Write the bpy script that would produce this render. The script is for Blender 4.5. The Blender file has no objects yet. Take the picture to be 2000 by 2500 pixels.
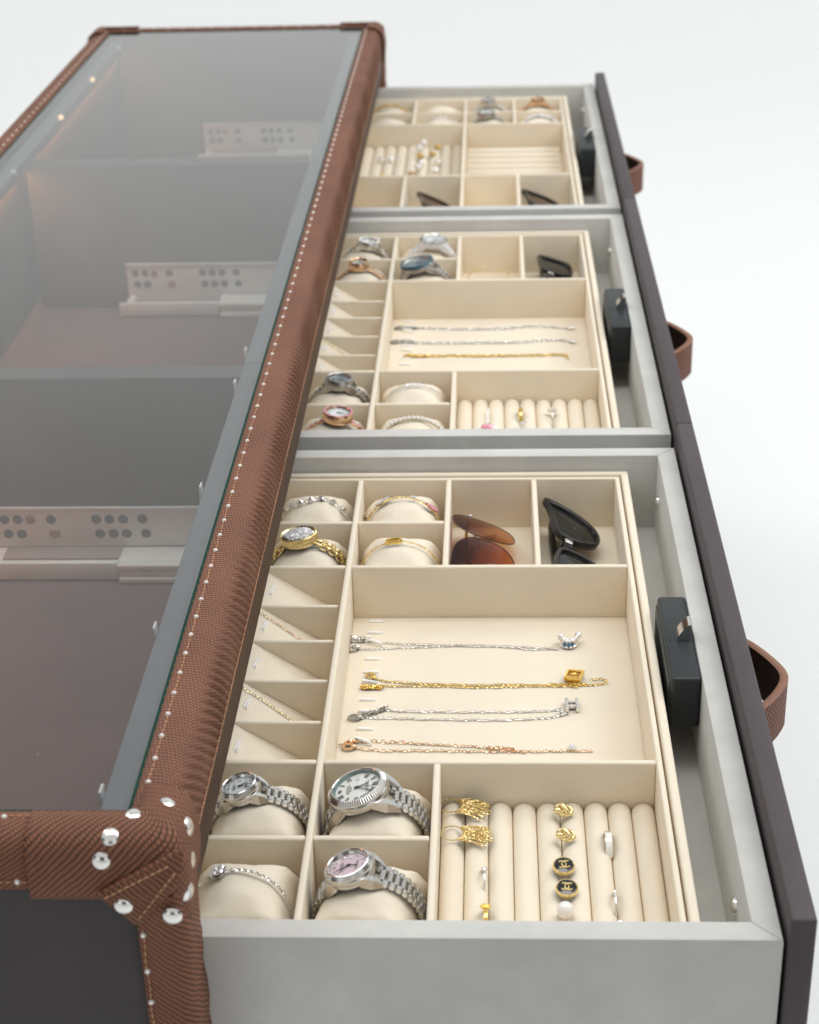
import bpy, bmesh, math, random
from mathutils import Vector, Matrix
from math import pi, sin, cos, sqrt, radians as R

random.seed(11)
SC = bpy.context.scene
COL = SC.collection
T = Matrix.Translation

def RX(a): return Matrix.Rotation(a, 4, 'X')
def RY(a): return Matrix.Rotation(a, 4, 'Y')
def RZ(a): return Matrix.Rotation(a, 4, 'Z')
def SCL(x, y, z): return Matrix.Diagonal((x, y, z, 1))

# ------------------------------------------------------------------ materials
def newmat(name):
    m = bpy.data.materials.new(name)
    m.use_nodes = True
    nt = m.node_tree
    return m, nt, nt.nodes['Principled BSDF']

def mat(name, col, rough=.5, metal=0., var=.0, vscale=40., bump=0., bscale=800., bdist=.0004, sheen=0., spec=.5, col2=None, alpha=None, trans=0., ior=1.45, coat=0.):
    m, nt, b = newmat(name)
    N, L = nt.nodes, nt.links
    b.inputs['Base Color'].default_value = (*col, 1)
    b.inputs['Roughness'].default_value = rough
    b.inputs['Metallic'].default_value = metal
    b.inputs['Specular IOR Level'].default_value = spec
    b.inputs['Sheen Weight'].default_value = sheen
    b.inputs['Sheen Roughness'].default_value = .4
    b.inputs['Transmission Weight'].default_value = trans
    b.inputs['IOR'].default_value = ior
    b.inputs['Coat Weight'].default_value = coat
    tc = N.new('ShaderNodeTexCoord')
    if var or col2:
        n = N.new('ShaderNodeTexNoise')
        n.inputs['Scale'].default_value = vscale
        n.inputs['Detail'].default_value = 5
        n.inputs['Roughness'].default_value = .65
        L.new(tc.outputs['Object'], n.inputs['Vector'])
        rp = N.new('ShaderNodeValToRGB')
        c2 = col2 or tuple(c * (1 + var) for c in col)
        c1 = col if col2 else tuple(c * (1 - var) for c in col)
        rp.color_ramp.elements[0].color = (*c1, 1)
        rp.color_ramp.elements[1].color = (*c2, 1)
        rp.color_ramp.elements[0].position = .32
        rp.color_ramp.elements[1].position = .68
        L.new(n.outputs['Fac'], rp.inputs['Fac'])
        L.new(rp.outputs['Color'], b.inputs['Base Color'])
    if bump:
        n = N.new('ShaderNodeTexNoise')
        n.inputs['Scale'].default_value = bscale
        n.inputs['Detail'].default_value = 3
        L.new(tc.outputs['Object'], n.inputs['Vector'])
        bp = N.new('ShaderNodeBump')
        bp.inputs['Strength'].default_value = bump
        bp.inputs['Distance'].default_value = bdist
        L.new(n.outputs['Fac'], bp.inputs['Height'])
        L.new(bp.outputs['Normal'], b.inputs['Normal'])
    return m

def weave(name, dark, light, p1=.0026, p2=.0017, ang=35., bump=.6, rough=.62, dist=.0005):
    """coarse canvas twill in UV metres: diagonal ribs broken into short floats, two thread tones, with valley shade painted into the dark one"""
    m, nt, b = newmat(name)
    N, L = nt.nodes, nt.links
    uv = N.new('ShaderNodeUVMap')
    nz = N.new('ShaderNodeTexNoise'); nz.inputs['Scale'].default_value = 90; nz.inputs['Detail'].default_value = 2
    L.new(uv.outputs['UV'], nz.inputs['Vector'])
    def mth(op, a, c=None):
        n = N.new('ShaderNodeMath'); n.operation = op
        for i, x in enumerate((a, c)):
            if x is None: continue
            if isinstance(x, (int, float)): n.inputs[i].default_value = x
            else: L.new(x, n.inputs[i])
        return n.outputs[0]
    sp = N.new('ShaderNodeSeparateXYZ'); L.new(uv.outputs['UV'], sp.inputs[0])
    jit = mth('MULTIPLY', mth('SUBTRACT', nz.outputs['Fac'], .5), .0016)
    u = mth('ADD', sp.outputs['X'], jit); v = mth('ADD', sp.outputs['Y'], jit)
    ca, sa = cos(R(ang)), sin(R(ang))
    s = mth('ADD', mth('MULTIPLY', u, ca), mth('MULTIPLY', v, sa))
    t = mth('SUBTRACT', mth('MULTIPLY', v, ca), mth('MULTIPLY', u, sa))
    row = mth('FLOOR', mth('DIVIDE', s, p1))
    rib = mth('ABSOLUTE', mth('SINE', mth('MULTIPLY', s, pi / p1)))
    off = mth('MULTIPLY', row, p2 * .5)
    dot = mth('ABSOLUTE', mth('SINE', mth('MULTIPLY', mth('ADD', t, off), pi / p2)))
    h = mth('ADD', mth('MULTIPLY', mth('POWER', rib, .7), .62), mth('MULTIPLY', mth('POWER', dot, .8), .38))
    big = N.new('ShaderNodeTexNoise'); big.inputs['Scale'].default_value = 14; big.inputs['Detail'].default_value = 4
    L.new(uv.outputs['UV'], big.inputs['Vector'])
    fac = mth('ADD', h, mth('MULTIPLY', mth('SUBTRACT', big.outputs['Fac'], .5), .35))
    rp = N.new('ShaderNodeValToRGB')
    rp.color_ramp.elements[0].position = .36; rp.color_ramp.elements[0].color = (*dark, 1)  # dark tone carries painted shade in the weave valleys
    rp.color_ramp.elements[1].position = .95; rp.color_ramp.elements[1].color = (*light, 1)
    L.new(fac, rp.inputs['Fac'])
    L.new(rp.outputs['Color'], b.inputs['Base Color'])
    bp = N.new('ShaderNodeBump'); bp.inputs['Strength'].default_value = bump; bp.inputs['Distance'].default_value = dist
    L.new(h, bp.inputs['Height']); L.new(bp.outputs['Normal'], b.inputs['Normal'])
    b.inputs['Roughness'].default_value = rough
    b.inputs['Specular IOR Level'].default_value = .3
    return m

def pane(name, tint=(.93, .96, .95), ior=1.5, rough=.012, gain=1.8):
    """a sheet of glass: clear by transmission, mirror by Fresnel; the lower face only passes light"""
    m = bpy.data.materials.new(name); m.use_nodes = True
    nt = m.node_tree; N, L = nt.nodes, nt.links
    for n in list(N): N.remove(n)
    out = N.new('ShaderNodeOutputMaterial')
    tr = N.new('ShaderNodeBsdfTransparent'); tr.inputs['Color'].default_value = (*tint, 1)
    gl = N.new('ShaderNodeBsdfGlossy'); gl.inputs['Roughness'].default_value = rough
    if gain:
        f0 = N.new('ShaderNodeFresnel'); f0.inputs['IOR'].default_value = ior
        fr = N.new('ShaderNodeMath'); fr.operation = 'MULTIPLY'; fr.use_clamp = True; fr.inputs[1].default_value = gain; L.new(f0.outputs[0], fr.inputs[0])
    else:
        lw = N.new('ShaderNodeLayerWeight'); lw.inputs[0].default_value = .5
        pw = N.new('ShaderNodeMath'); pw.operation = 'POWER'; pw.inputs[1].default_value = 4.; L.new(lw.outputs['Facing'], pw.inputs[0])
        fr = N.new('ShaderNodeMapRange'); fr.inputs['To Min'].default_value = .035; fr.inputs['To Max'].default_value = .45; L.new(pw.outputs[0], fr.inputs['Value'])
    mx = N.new('ShaderNodeMixShader')
    L.new(fr.outputs[0], mx.inputs[0]); L.new(tr.outputs[0], mx.inputs[1]); L.new(gl.outputs[0], mx.inputs[2])
    L.new(mx.outputs[0], out.inputs[0])
    return m

def clear(name, tint=(1, 1, 1)):
    m = bpy.data.materials.new(name); m.use_nodes = True
    nt = m.node_tree; N, L = nt.nodes, nt.links
    for n in list(N): N.remove(n)
    out = N.new('ShaderNodeOutputMaterial')
    tr = N.new('ShaderNodeBsdfTransparent'); tr.inputs['Color'].default_value = (*tint, 1)
    L.new(tr.outputs[0], out.inputs[0])
    return m

def glow(name, col, strength):
    m, nt, b = newmat(name)
    b.inputs['Base Color'].default_value = (*col, 1)
    b.inputs['Emission Color'].default_value = (*col, 1)
    b.inputs['Emission Strength'].default_value = strength
    return m

def gradient_lens(name, c_top, c_bot, axis=1, lo=-.024, hi=.024, refl=1.5):
    m = bpy.data.materials.new(name); m.use_nodes = True
    nt = m.node_tree; N, L = nt.nodes, nt.links
    for n in list(N): N.remove(n)
    out = N.new('ShaderNodeOutputMaterial')
    uv = N.new('ShaderNodeUVMap'); sp = N.new('ShaderNodeSeparateXYZ'); L.new(uv.outputs[0], sp.inputs[0])
    mr = N.new('ShaderNodeMapRange'); mr.inputs['From Min'].default_value = lo; mr.inputs['From Max'].default_value = hi
    L.new(sp.outputs[axis], mr.inputs['Value'])
    rp = N.new('ShaderNodeValToRGB'); rp.color_ramp.elements[0].color = (*c_bot, 1); rp.color_ramp.elements[1].color = (*c_top, 1)
    L.new(mr.outputs[0], rp.inputs[0])
    tr = N.new('ShaderNodeBsdfTransparent'); L.new(rp.outputs[0], tr.inputs[0])
    gl = N.new('ShaderNodeBsdfGlossy'); gl.inputs['Roughness'].default_value = .03
    lw = N.new('ShaderNodeLayerWeight'); lw.inputs[0].default_value = .5
    pw = N.new('ShaderNodeMath'); pw.operation = 'POWER'; pw.inputs[1].default_value = 4.; L.new(lw.outputs['Facing'], pw.inputs[0])
    fr = N.new('ShaderNodeMapRange'); fr.inputs['To Min'].default_value = .05; fr.inputs['To Max'].default_value = .55; L.new(pw.outputs[0], fr.inputs['Value'])
    mx = N.new('ShaderNodeMixShader')
    L.new(fr.outputs[0], mx.inputs[0]); L.new(tr.outputs[0], mx.inputs[1]); L.new(gl.outputs[0], mx.inputs[2])
    L.new(mx.outputs[0], out.inputs[0])
    return m

M = {}
M['canvas'] = weave('brown_canvas', (.036, .0145, .0095), (.29, .122, .070), p1=.0028, p2=.0019, ang=48, bump=.9, dist=.0007)
M['canvas_fine'] = weave('brown_canvas_rail', (.028, .0110, .0080), (.31, .132, .080), p1=.0026, p2=.0023, ang=10, bump=1., dist=.0007)
M['strap'] = weave('handle_webbing', (.055, .022, .016), (.25, .105, .070), p1=.0052, p2=.0030, ang=30, bump=.8, dist=.0009)
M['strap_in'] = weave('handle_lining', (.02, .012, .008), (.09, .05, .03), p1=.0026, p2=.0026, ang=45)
M['strap_edge'] = mat('handle_edge', (.27, .135, .085), .6, var=.1, bump=.3)
M['brown_leather'] = mat('brown_leather', (.085, .050, .034), .6, var=.14, vscale=25, bump=.3, bscale=1400, spec=.25)
M['thread'] = mat('copper_thread', (.58, .31, .17), .6, var=.2, vscale=600)
M['charcoal'] = mat('charcoal_leather', (.052, .046, .046), .5, var=.10, vscale=18, bump=.22, bscale=1600, bdist=.0003)
M['plum'] = mat('plum_leather', (.066, .053, .058), .55, var=.08, vscale=20, bump=.3, bscale=1300, bdist=.0003)
M['lining'] = mat('grey_lining', (.155, .142, .138), .62, var=.10, vscale=12, bump=.2, bscale=1500, bdist=.0003)
M['rail_grey'] = mat('grey_rail_leather', (.25, .25, .275), .6, var=.05, vscale=20, bump=.25, bscale=1300, bdist=.0003)
M['lining_floor'] = mat('taupe_lining', (.142, .094, .095), .6, var=.14, vscale=7, bump=.25, bscale=1200, bdist=.0003)
M['suede'] = mat('grey_suede', (.580, .580, .558), .9, var=.075, vscale=17, bump=.35, bscale=2600, bdist=.0003, sheen=.15, spec=.15)
M['velvet'] = mat('cream_velvet', (.825, .745, .610), .92, var=.02, vscale=25, bump=.3, bscale=2600, bdist=.0003, sheen=.12, spec=.1)
M['cushion'] = mat('cream_cushion', (.84, .762, .63), .9, var=.025, vscale=30, bump=.3, bscale=2200, bdist=.0003, sheen=.12, spec=.1)
M['white_plastic'] = mat('white_plastic', (.95, .95, .95), .8, spec=.2)
M['lockplastic'] = mat('dark_plastic', (.021, .027, .029), .42, var=.06, vscale=60, bump=.08, bscale=2500, bdist=.0001)
M['chrome'] = mat('chrome', (.82, .82, .82), .09, 1.)
M['nickel'] = mat('nickel', (.80, .79, .77), .18, 1.)
M['steel'] = mat('steel', (.72, .71, .69), .2, 1., var=.06, vscale=300)
M['steel_dark'] = mat('steel_brushed', (.50, .49, .47), .3, 1., var=.08, vscale=300)
M['zinc'] = mat('zinc', (.80, .80, .78), .45, .15, var=.05, vscale=60)
M['zinc_hole'] = mat('zinc_hole', (.12, .12, .12), .6)
M['copper'] = mat('copper_screw', (.45, .24, .18), .4, .7, var=.2, vscale=500)
M['gold'] = mat('gold', (.90, .65, .22), .2, 1., var=.05, vscale=400)
M['gold_pale'] = mat('pale_gold', (.92, .76, .40), .25, 1., var=.05, vscale=400)
M['rose'] = mat('rose_gold', (.88, .59, .37), .2, 1., var=.05, vscale=400)
M['silver'] = mat('silver', (.80, .79, .77), .16, 1., var=.05, vscale=400)
M['crystal'] = mat('crystal', (.93, .93, .95), .06, .55, var=.10, vscale=900, coat=.6)
M['pink_stone'] = mat('pink_stone', (.80, .34, .44), .08, .2, var=.2, vscale=700, coat=.6)
M['yellow_stone'] = mat('yellow_stone', (.86, .55, .04), .08, .2, var=.15, vscale=700, coat=.6)
M['blue_stone'] = mat('blue_stone', (.02, .16, .30), .08, .2, var=.2, vscale=700, coat=.6)
M['teal'] = mat('teal_enamel', (.012, .075, .11), .2, .2, var=.7, vscale=420, coat=.7)
M['pearl'] = mat('pearl', (.86, .84, .82), .16, 0, sheen=.2, coat=.7)
M['black_gloss'] = mat('black_acetate', (.010, .010, .011), .14, 0, spec=.45)
M['black_lens'] = mat('black_lens', (.016, .017, .016), .10, 0, spec=.3)
M['tort'] = mat('tortoiseshell', (.10, .04, .015), .14, 0, col2=(.02, .01, .006), vscale=160)
M['enamel_black'] = mat('black_enamel', (.008, .009, .013), .1, 0, coat=.5)
M['enamel_white'] = mat('white_enamel', (.84, .84, .80), .12, 0, coat=.6)
M['ceramic'] = mat('white_ceramic', (.82, .83, .84), .18, 0, coat=.5)
M['amber'] = mat('amber_resin', (.42, .20, .04), .3, 0, var=.3, vscale=500)
M['dial_silver'] = mat('silver_dial', (.88, .88, .85), .35, .0)
M['dial_mop'] = mat('mother_of_pearl_dial', (.88, .91, .93), .5, 0., var=.05, vscale=200)
M['dial_pink'] = mat('pink_dial', (.80, .62, .69), .3, .0, var=.05, vscale=200)
M['dial_grey'] = mat('grey_dial', (.22, .27, .31), .2, .5, var=.1, vscale=200, coat=.5)
M['ink'] = mat('dark_marker', (.07, .075, .08), .3, .4)
M['ink_soft'] = mat('dial_print', (.28, .27, .26), .4, .3)
M['rehaut'] = mat('tinted_inner_ring', (.28, .38, .37), .2, .6)
M['wcrystal'] = pane('watch_glass', (.98, .995, .99), rough=.01, gain=0)
M['clear_resin'] = pane('clear_plastic', (.96, .95, .93), rough=.05, gain=0)
M['glass'] = pane('table_glass')
M['glass_under'] = clear('glass_underside')
M['glass_rim'] = mat('green_glass_edge', (.0, .040, .027), .5, 0, spec=.15)
M['purple_lens'] = gradient_lens('purple_gradient_lens', (.085, .012, .035), (.72, .33, .15))
M['led'] = glow('warm_led', (1., .36, .13), 20.)
M['backdrop'] = mat('white_backdrop', (.90, .92, .915), .9, var=.004, vscale=.7, spec=.1)

# ------------------------------------------------------------------ mesh builder
class G:
    def __init__(s):
        s.V = []; s.F = []; s.MI = []; s.UV = {}; s.m = Matrix.Identity(4); s.mi = 0
    def add(s, verts, faces, uvs=None):
        o = len(s.V)
        s.V += [tuple(s.m @ Vector(v)) for v in verts]
        for k, f in enumerate(faces):
            if uvs is not None: s.UV[len(s.F)] = [uvs[i] for i in f]
            s.F.append(tuple(i + o for i in f)); s.MI.append(s.mi)
    def grid(s, P, cu=False, cv=False, uv=None):
        n, k = len(P), len(P[0])
        vs = [p for r in P for p in r]
        us = [q for r in uv for q in r] if uv else None
        fs = []
        for i in range(n - (0 if cu else 1)):
            for j in range(k - (0 if cv else 1)):
                a, b = i * k + j, ((i + 1) % n) * k + j
                c, d = ((i + 1) % n) * k + (j + 1) % k, i * k + (j + 1) % k
                fs.append((a, b, c, d))
        s.add(vs, fs, us)
    def box(s, x0, x1, y0, y1, z0, z1, r=0., seg=2):
        bm = bmesh.new()
        bmesh.ops.create_cube(bm, size=1, matrix=T(((x0 + x1) / 2, (y0 + y1) / 2, (z0 + z1) / 2)) @ SCL(x1 - x0, y1 - y0, z1 - z0))
        if r: bmesh.ops.bevel(bm, geom=bm.edges[:], offset=r, segments=seg, profile=.5, affect='EDGES')
        bm.verts.index_update()
        s.add([v.co.copy() for v in bm.verts], [[v.index for v in f.verts] for f in bm.faces])
        bm.free()
    def tube(s, path, r, n=8, closed=False, cap=True, flat=None):
        """round (or flat=(w,h)) tube along a list of points; r a number or a list"""
        P = [Vector(p) for p in path]; k = len(P)
        up = Vector((0, 0, 1)); rings = []
        for i in range(k):
            a = P[i - 1] if (i or closed) else P[i]
            b = P[(i + 1) % k] if (i < k - 1 or closed) else P[i]
            t = (b - a)
            if t.length < 1e-9: t = Vector((1, 0, 0))
            t.normalize()
            side = t.cross(up)
            if side.length < 1e-3: side = t.cross(Vector((0, 1, 0)))
            side.normalize(); nn = side.cross(t)
            rr = r[i] if isinstance(r, (list, tuple)) else r
            w, h = (flat if flat else (1, 1))
            rings.append([tuple(P[i] + side * (cos(2 * pi * j / n) * rr * w) + nn * (sin(2 * pi * j / n) * rr * h)) for j in range(n)])
        s.grid(rings, cu=closed, cv=True)
        if cap and not closed:
            s.add(rings[0], [tuple(range(n))]); s.add(rings[-1], [tuple(reversed(range(n)))])
    def lathe(s, prof, n=32, cap=False):
        P = [[(r * cos(2 * pi * j / n), r * sin(2 * pi * j / n), z) for j in range(n)] for r, z in prof]
        P = [list(x) for x in zip(*P)]
        s.grid(P, cu=True)
        if cap:
            r, z = prof[-1]
            s.add([(r * cos(2 * pi * j / n), r * sin(2 * pi * j / n), z) for j in range(n)], [tuple(range(n))])
    def disc(s, r, z, n=32):
        s.add([(r * cos(2 * pi * j / n), r * sin(2 * pi * j / n), z) for j in range(n)], [tuple(range(n))])
    def torus(s, a, r, nu=24, nv=8, sx=1., sy=1., a0=0., a1=2 * pi, rz=1.):
        full = abs(a1 - a0 - 2 * pi) < 1e-6
        k = nu if full else nu + 1
        P = []
        for i in range(k):
            u = a0 + (a1 - a0) * i / nu
            P.append([((a + r * cos(2 * pi * j / nv)) * cos(u) * sx, (a + r * cos(2 * pi * j / nv)) * sin(u) * sy, r * rz * sin(2 * pi * j / nv)) for j in range(nv)])
        s.grid(P, cu=full, cv=True)
    def sphere(s, c, r, n=12, k=8, sz=1.):
        P = []
        for i in range(k + 1):
            a = -pi / 2 + pi * i / k
            P.append([(c[0] + r * cos(a) * cos(2 * pi * j / n), c[1] + r * cos(a) * sin(2 * pi * j / n), c[2] + r * sz * sin(a)) for j in range(n)])
        s.grid(P, cv=True)
    def gem(s, c, r, n=8):
        """a cut stone: table, girdle, point"""
        p = [(0, 0, -r * .9)] + [(r * cos(2 * pi * j / n), r * sin(2 * pi * j / n), 0) for j in range(n)] + [(r * .62 * cos(2 * pi * (j + .5) / n), r * .62 * sin(2 * pi * (j + .5) / n), r * .38) for j in range(n)]
        p = [(a + c[0], b + c[1], d + c[2]) for a, b, d in p]
        f = [(0, 1 + (j + 1) % n, 1 + j) for j in range(n)] + [(1 + j, 1 + (j + 1) % n, 1 + n + j) for j in range(n)] + [(1 + (j + 1) % n, 1 + n + (j + 1) % n, 1 + n + j) for j in range(n)] + [tuple(1 + n + j for j in range(n))]
        s.add(p, f)
    def prism(s, pts, z0, z1):
        n = len(pts)
        s.add([(x, y, z0) for x, y in pts] + [(x, y, z1) for x, y in pts],
              [tuple(reversed(range(n))), tuple(range(n, 2 * n))] + [(i, (i + 1) % n, n + (i + 1) % n, n + i) for i in range(n)])
    def build(s, name, mats, parent=None, off=(0, 0, 0), sharp=38, boxuv=False, mesh_only=False):
        me = bpy.data.meshes.new(name)
        off = Vector(off)
        me.from_pydata([tuple(Vector(v) - off) for v in s.V], [], s.F)
        if not isinstance(mats, (list, tuple)): mats = [mats]
        for m in mats: me.materials.append(m)
        me.polygons.foreach_set('material_index', s.MI)
        me.polygons.foreach_set('use_smooth', [True] * len(s.F))
        if s.UV or boxuv:
            ul = me.uv_layers.new(name='UVMap')
            for p in me.polygons:
                if p.index in s.UV:
                    for li, q in zip(p.loop_indices, s.UV[p.index]): ul.data[li].uv = q
                elif boxuv:
                    n = p.normal; ax = max(range(3), key=lambda i: abs(n[i]))
                    for li in p.loop_indices:
                        c = me.vertices[me.loops[li].vertex_index].co
                        ul.data[li].uv = ((c.y, c.z) if ax == 0 else (c.x, c.z) if ax == 1 else (c.y, c.x))
        me.update()
        me.set_sharp_from_angle(angle=R(sharp))
        o = bpy.data.objects.new(name, me); COL.objects.link(o)
        if parent is not None: o.parent = parent
        return o

def thing(name, label, cat, loc=(0, 0, 0), rot=(0, 0, 0), group=None):
    o = bpy.data.objects.new(name, None); COL.objects.link(o)
    o.empty_display_size = .01
    o.location = loc; o.rotation_euler = rot
    tag(o, label, cat, group)
    return o
def tag(o, label, cat, group=None, kind=None):
    if label: o['label'] = label
    if cat: o['category'] = cat
    if group: o['group'] = group
    if kind: o['kind'] = kind
def dup(o, parent=None):
    c = o.copy(); COL.objects.link(c)
    if parent is not None: c.parent = parent
    for ch in list(o.children): dup(ch, c)
    return c

# ------------------------------------------------------------------ main dimensions (metres; z = 0 is the glass top)
FZ = -.80                                   # studio floor
GX0, GX1, GY0, GY1 = -.224, .162, .0, 1.948  # glass opening
ZD, ZT, ZF = -.0884, -.1019, -.150          # drawer top edge, tray top, tray compartment floor
DY = .657                                   # drawer pitch
CAB = (-.03, .974, FZ)

# ------------------------------------------------------------------ backdrop
g = G()
prof = [(-7.0, FZ), (4.6, FZ)] + [(4.6 + 2.2 * sin(a), FZ + 2.2 - 2.2 * cos(a)) for a in [R(9 * i) for i in range(1, 11)]] + [(6.8, 5.2)]
g.grid([[(x, y, z) for x in (-9, 9)] for y, z in prof])
bd = g.build('studio_backdrop', M['backdrop']); bd['kind'] = 'structure'
bd['label'] = 'seamless white studio floor and backdrop'

# ------------------------------------------------------------------ cabinet
cab = thing('display_cabinet', 'long glass topped cabinet bound in brown canvas with copper stitching and silver studs', 'cabinet', CAB)
def part(g, name, m, parent=cab, **k): return g.build(name, m, parent, off=CAB, **k)

PROF = [(0, -.006), (0, .0004), (.0018, .0020), (.006, .0028), (.012, .0031), (.0175, .0024), (.0215, .0006), (.0245, -.0028), (.0264, -.0075),
        (.0274, -.0130), (.0279, -.0190), (.0281, -.0250), (.0280, -.0300), (.0277, -.0345), (.0270, -.0385), (.0256, -.0403), (.020, -.0405)]
ARC = [0]
for a, b in zip(PROF, PROF[1:]): ARC.append(ARC[-1] + math.dist(a, b))
def normals(P):
    out = []
    for k in range(len(P)):
        a, b = P[max(k - 1, 0)], P[min(k + 1, len(P) - 1)]
        l = math.dist(a, b); out.append((-(b[1] - a[1]) / l, (b[0] - a[0]) / l))
    return out
def densify(P, d=.00085):
    out = [P[0]]
    for a, b in zip(P, P[1:]):
        n = max(1, int(round(math.dist(a, b) / d)))
        out += [(a[0] + (b[0] - a[0]) * k / n, a[1] + (b[1] - a[1]) * k / n) for k in range(1, n + 1)]
    return out
def pucker(y, z):
    w = max(0, min(1, (.0022 - z) / .008)) * max(0, min(1, (.0405 + z) / .006))
    ph = 2 * pi * (y + 1.15 * min(0, z)) / .0088 + .9 * sin(y * 37) + .5 * sin(y * 91)
    q = .5 + .5 * sin(ph)
    return w * .0024 * (q ** .6 - .72) * (.75 + .25 * sin(y * 53 + 1))
def rail(name, side, step, puck=False):
    g = G(); P = []; UVs = []
    ln = (GY1 - GY0) if side in 'EW' else (GX1 - GX0)
    n = max(2, int(ln / step))
    zscale = 1. if side in 'EW' else .76
    prof = densify(PROF) if puck else PROF
    arc = [0]
    for a, b in zip(prof, prof[1:]): arc.append(arc[-1] + math.dist(a, b))
    nrm = normals(prof)
    for i in range(n + 1):
        row = []; ur = []
        for (o, z), a, (nx_, nz_) in zip(prof, arc, nrm):
            t = -o + (ln + 2 * o) * i / n
            d = pucker(t, z) if puck else 0
            zz = z * zscale if z < 0 else z
            oo = o + d * nx_; zz += d * nz_
            if side == 'E': p = (GX1 + oo, GY0 + t, zz)
            if side == 'W': p = (GX0 - oo, GY1 - t, zz)
            if side == 'N': p = (GX0 + t, GY0 - oo, zz)
            if side == 'F': p = (GX1 - t, GY1 + oo, zz)
            row.append(p); ur.append((t, a))
        P.append(row); UVs.append(ur)
    g.grid(P, uv=UVs)
    return part(g, name, M['canvas' if side == 'N' else 'canvas_fine'], sharp=60)
E_ = rail('leather_rail', 'E', .0011, True)
N_ = rail('leather_rail', 'N', .004)
rail('leather_rail', 'W', .02); rail('leather_rail', 'F', .02)

# stitching: short copper floats
def stitches(path_fn, length, pitch=.0042, dash=.0029, r=.00042, name='stitching', parent=None):
    g = G(); k = int(length / pitch)
    for i in range(k):
        a = i * pitch
        j = random.uniform(-.00015, .00015)
        p0, p1 = Vector(path_fn(a)), Vector(path_fn(a + dash))
        mid = (p0 + p1) / 2 + Vector((0, 0, .00025))
        g.tube([p0, mid, p1], [r * .6, r, r * .6], n=5)
    return part(g, name, M['thread'], parent or cab)
stitches(lambda t: (GX1 + .0058 + .0002 * sin(t * 300), GY0 + .012 + t, .0029), 1.93, parent=E_)
stitches(lambda t: (GX1 + .0274, GY0 + .01 + t, -.0372), 1.92, pitch=.0036, dash=.0029, r=.00062, parent=E_)
stitches(lambda t: (GX0 - .0058, GY0 + .012 + t, .0029), 1.93, pitch=.009, dash=.006)
stitches(lambda t: (GX0 + t, GY0 - .0068, .0029), .365, parent=N_)
stitches(lambda t: (GX0 + t, GY0 - .0285, -.0235), .36, parent=N_)

# nails along the stitching
M['nail'] = mat('nail_head', (.93, .90, .87), .35, .55)
g = G(); g.lathe([(.00001, .0010), (.0009, .0009), (.0015, .0003), (.0016, -.0006)], n=12)
nail_me = g.build('nail', M['nail'], cab); first_nail = [nail_me]
def nail(x, y, z, rot=None):
    o = first_nail.pop() if first_nail else None
    if o is None:
        o = nail_me.copy(); COL.objects.link(o); o.parent = cab
    o.location = Vector((x, y, z)) - Vector(CAB)
    o.rotation_euler = rot or (0, 0, 0)
ny = [.0232 + .02175 * i for i in range(88)]
for y in ny[:84]: nail(GX1 + .0058, y, .0030)
for i in range(4): nail(.1417 - .0223 * i, -.0077, .0030)
for i in range(4): nail(.1285 - .0228 * i, -.0286, -.0232, (R(90), 0, 0))
for z in (-.0555, -.080, -.1015, -.123): nail(.1690, -.0318, z, (R(90), 0, 0))
g = G()
for i in range(89):
    g.m = T((GX0 - .0058, .0232 + .02175 * i, .0030)); g.lathe([(.00001, .0009), (.0008, .0008), (.0013, .0003), (.0014, -.0006)], n=8)
for y in ny[84:]:
    g.m = T((GX1 + .0058, y, .0030)); g.lathe([(.00001, .0009), (.0008, .0008), (.0013, .0003), (.0014, -.0006)], n=8)
for i in range(16):
    g.m = T((GX0 + .02 + .0223 * i, GY1 + .0068, .003)); g.lathe([(.00001, .0009), (.0008, .0008), (.0013, .0003), (.0014, -.0006)], n=8)
part(g, 'nail_row', M['nail'])['kind'] = 'stuff'

# glass: top pane with a separate under face, and its green ground edge
g = G(); e = .0016
x0, x1, y0, y1 = GX0 + e, GX1 - e, GY0 + e, GY1 - e
g.add([(x0, y0, 0), (x1, y0, 0), (x1, y1, 0), (x0, y1, 0)], [(0, 1, 2, 3)])
g.mi = 1
g.add([(x0, y0, -.005), (x1, y0, -.005), (x1, y1, -.005), (x0, y1, -.005)], [(3, 2, 1, 0)])
pn = part(g, 'glass_top', [M['glass'], M['glass_under']])
g = G()
for a, b, c, d in ((x1, GX1 + .0004, GY0, GY1), (GX0 - .0004, x0, GY0, GY1)): g.box(a, b, c, d, -.0052, .0005)
for c, d in ((GY0 - .0004, y0), (y1, GY1 + .0004)): g.box(x0, x1, c, d, -.0052, .0005)
part(g, 'glass_edge', M['glass_rim'], pn)

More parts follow.
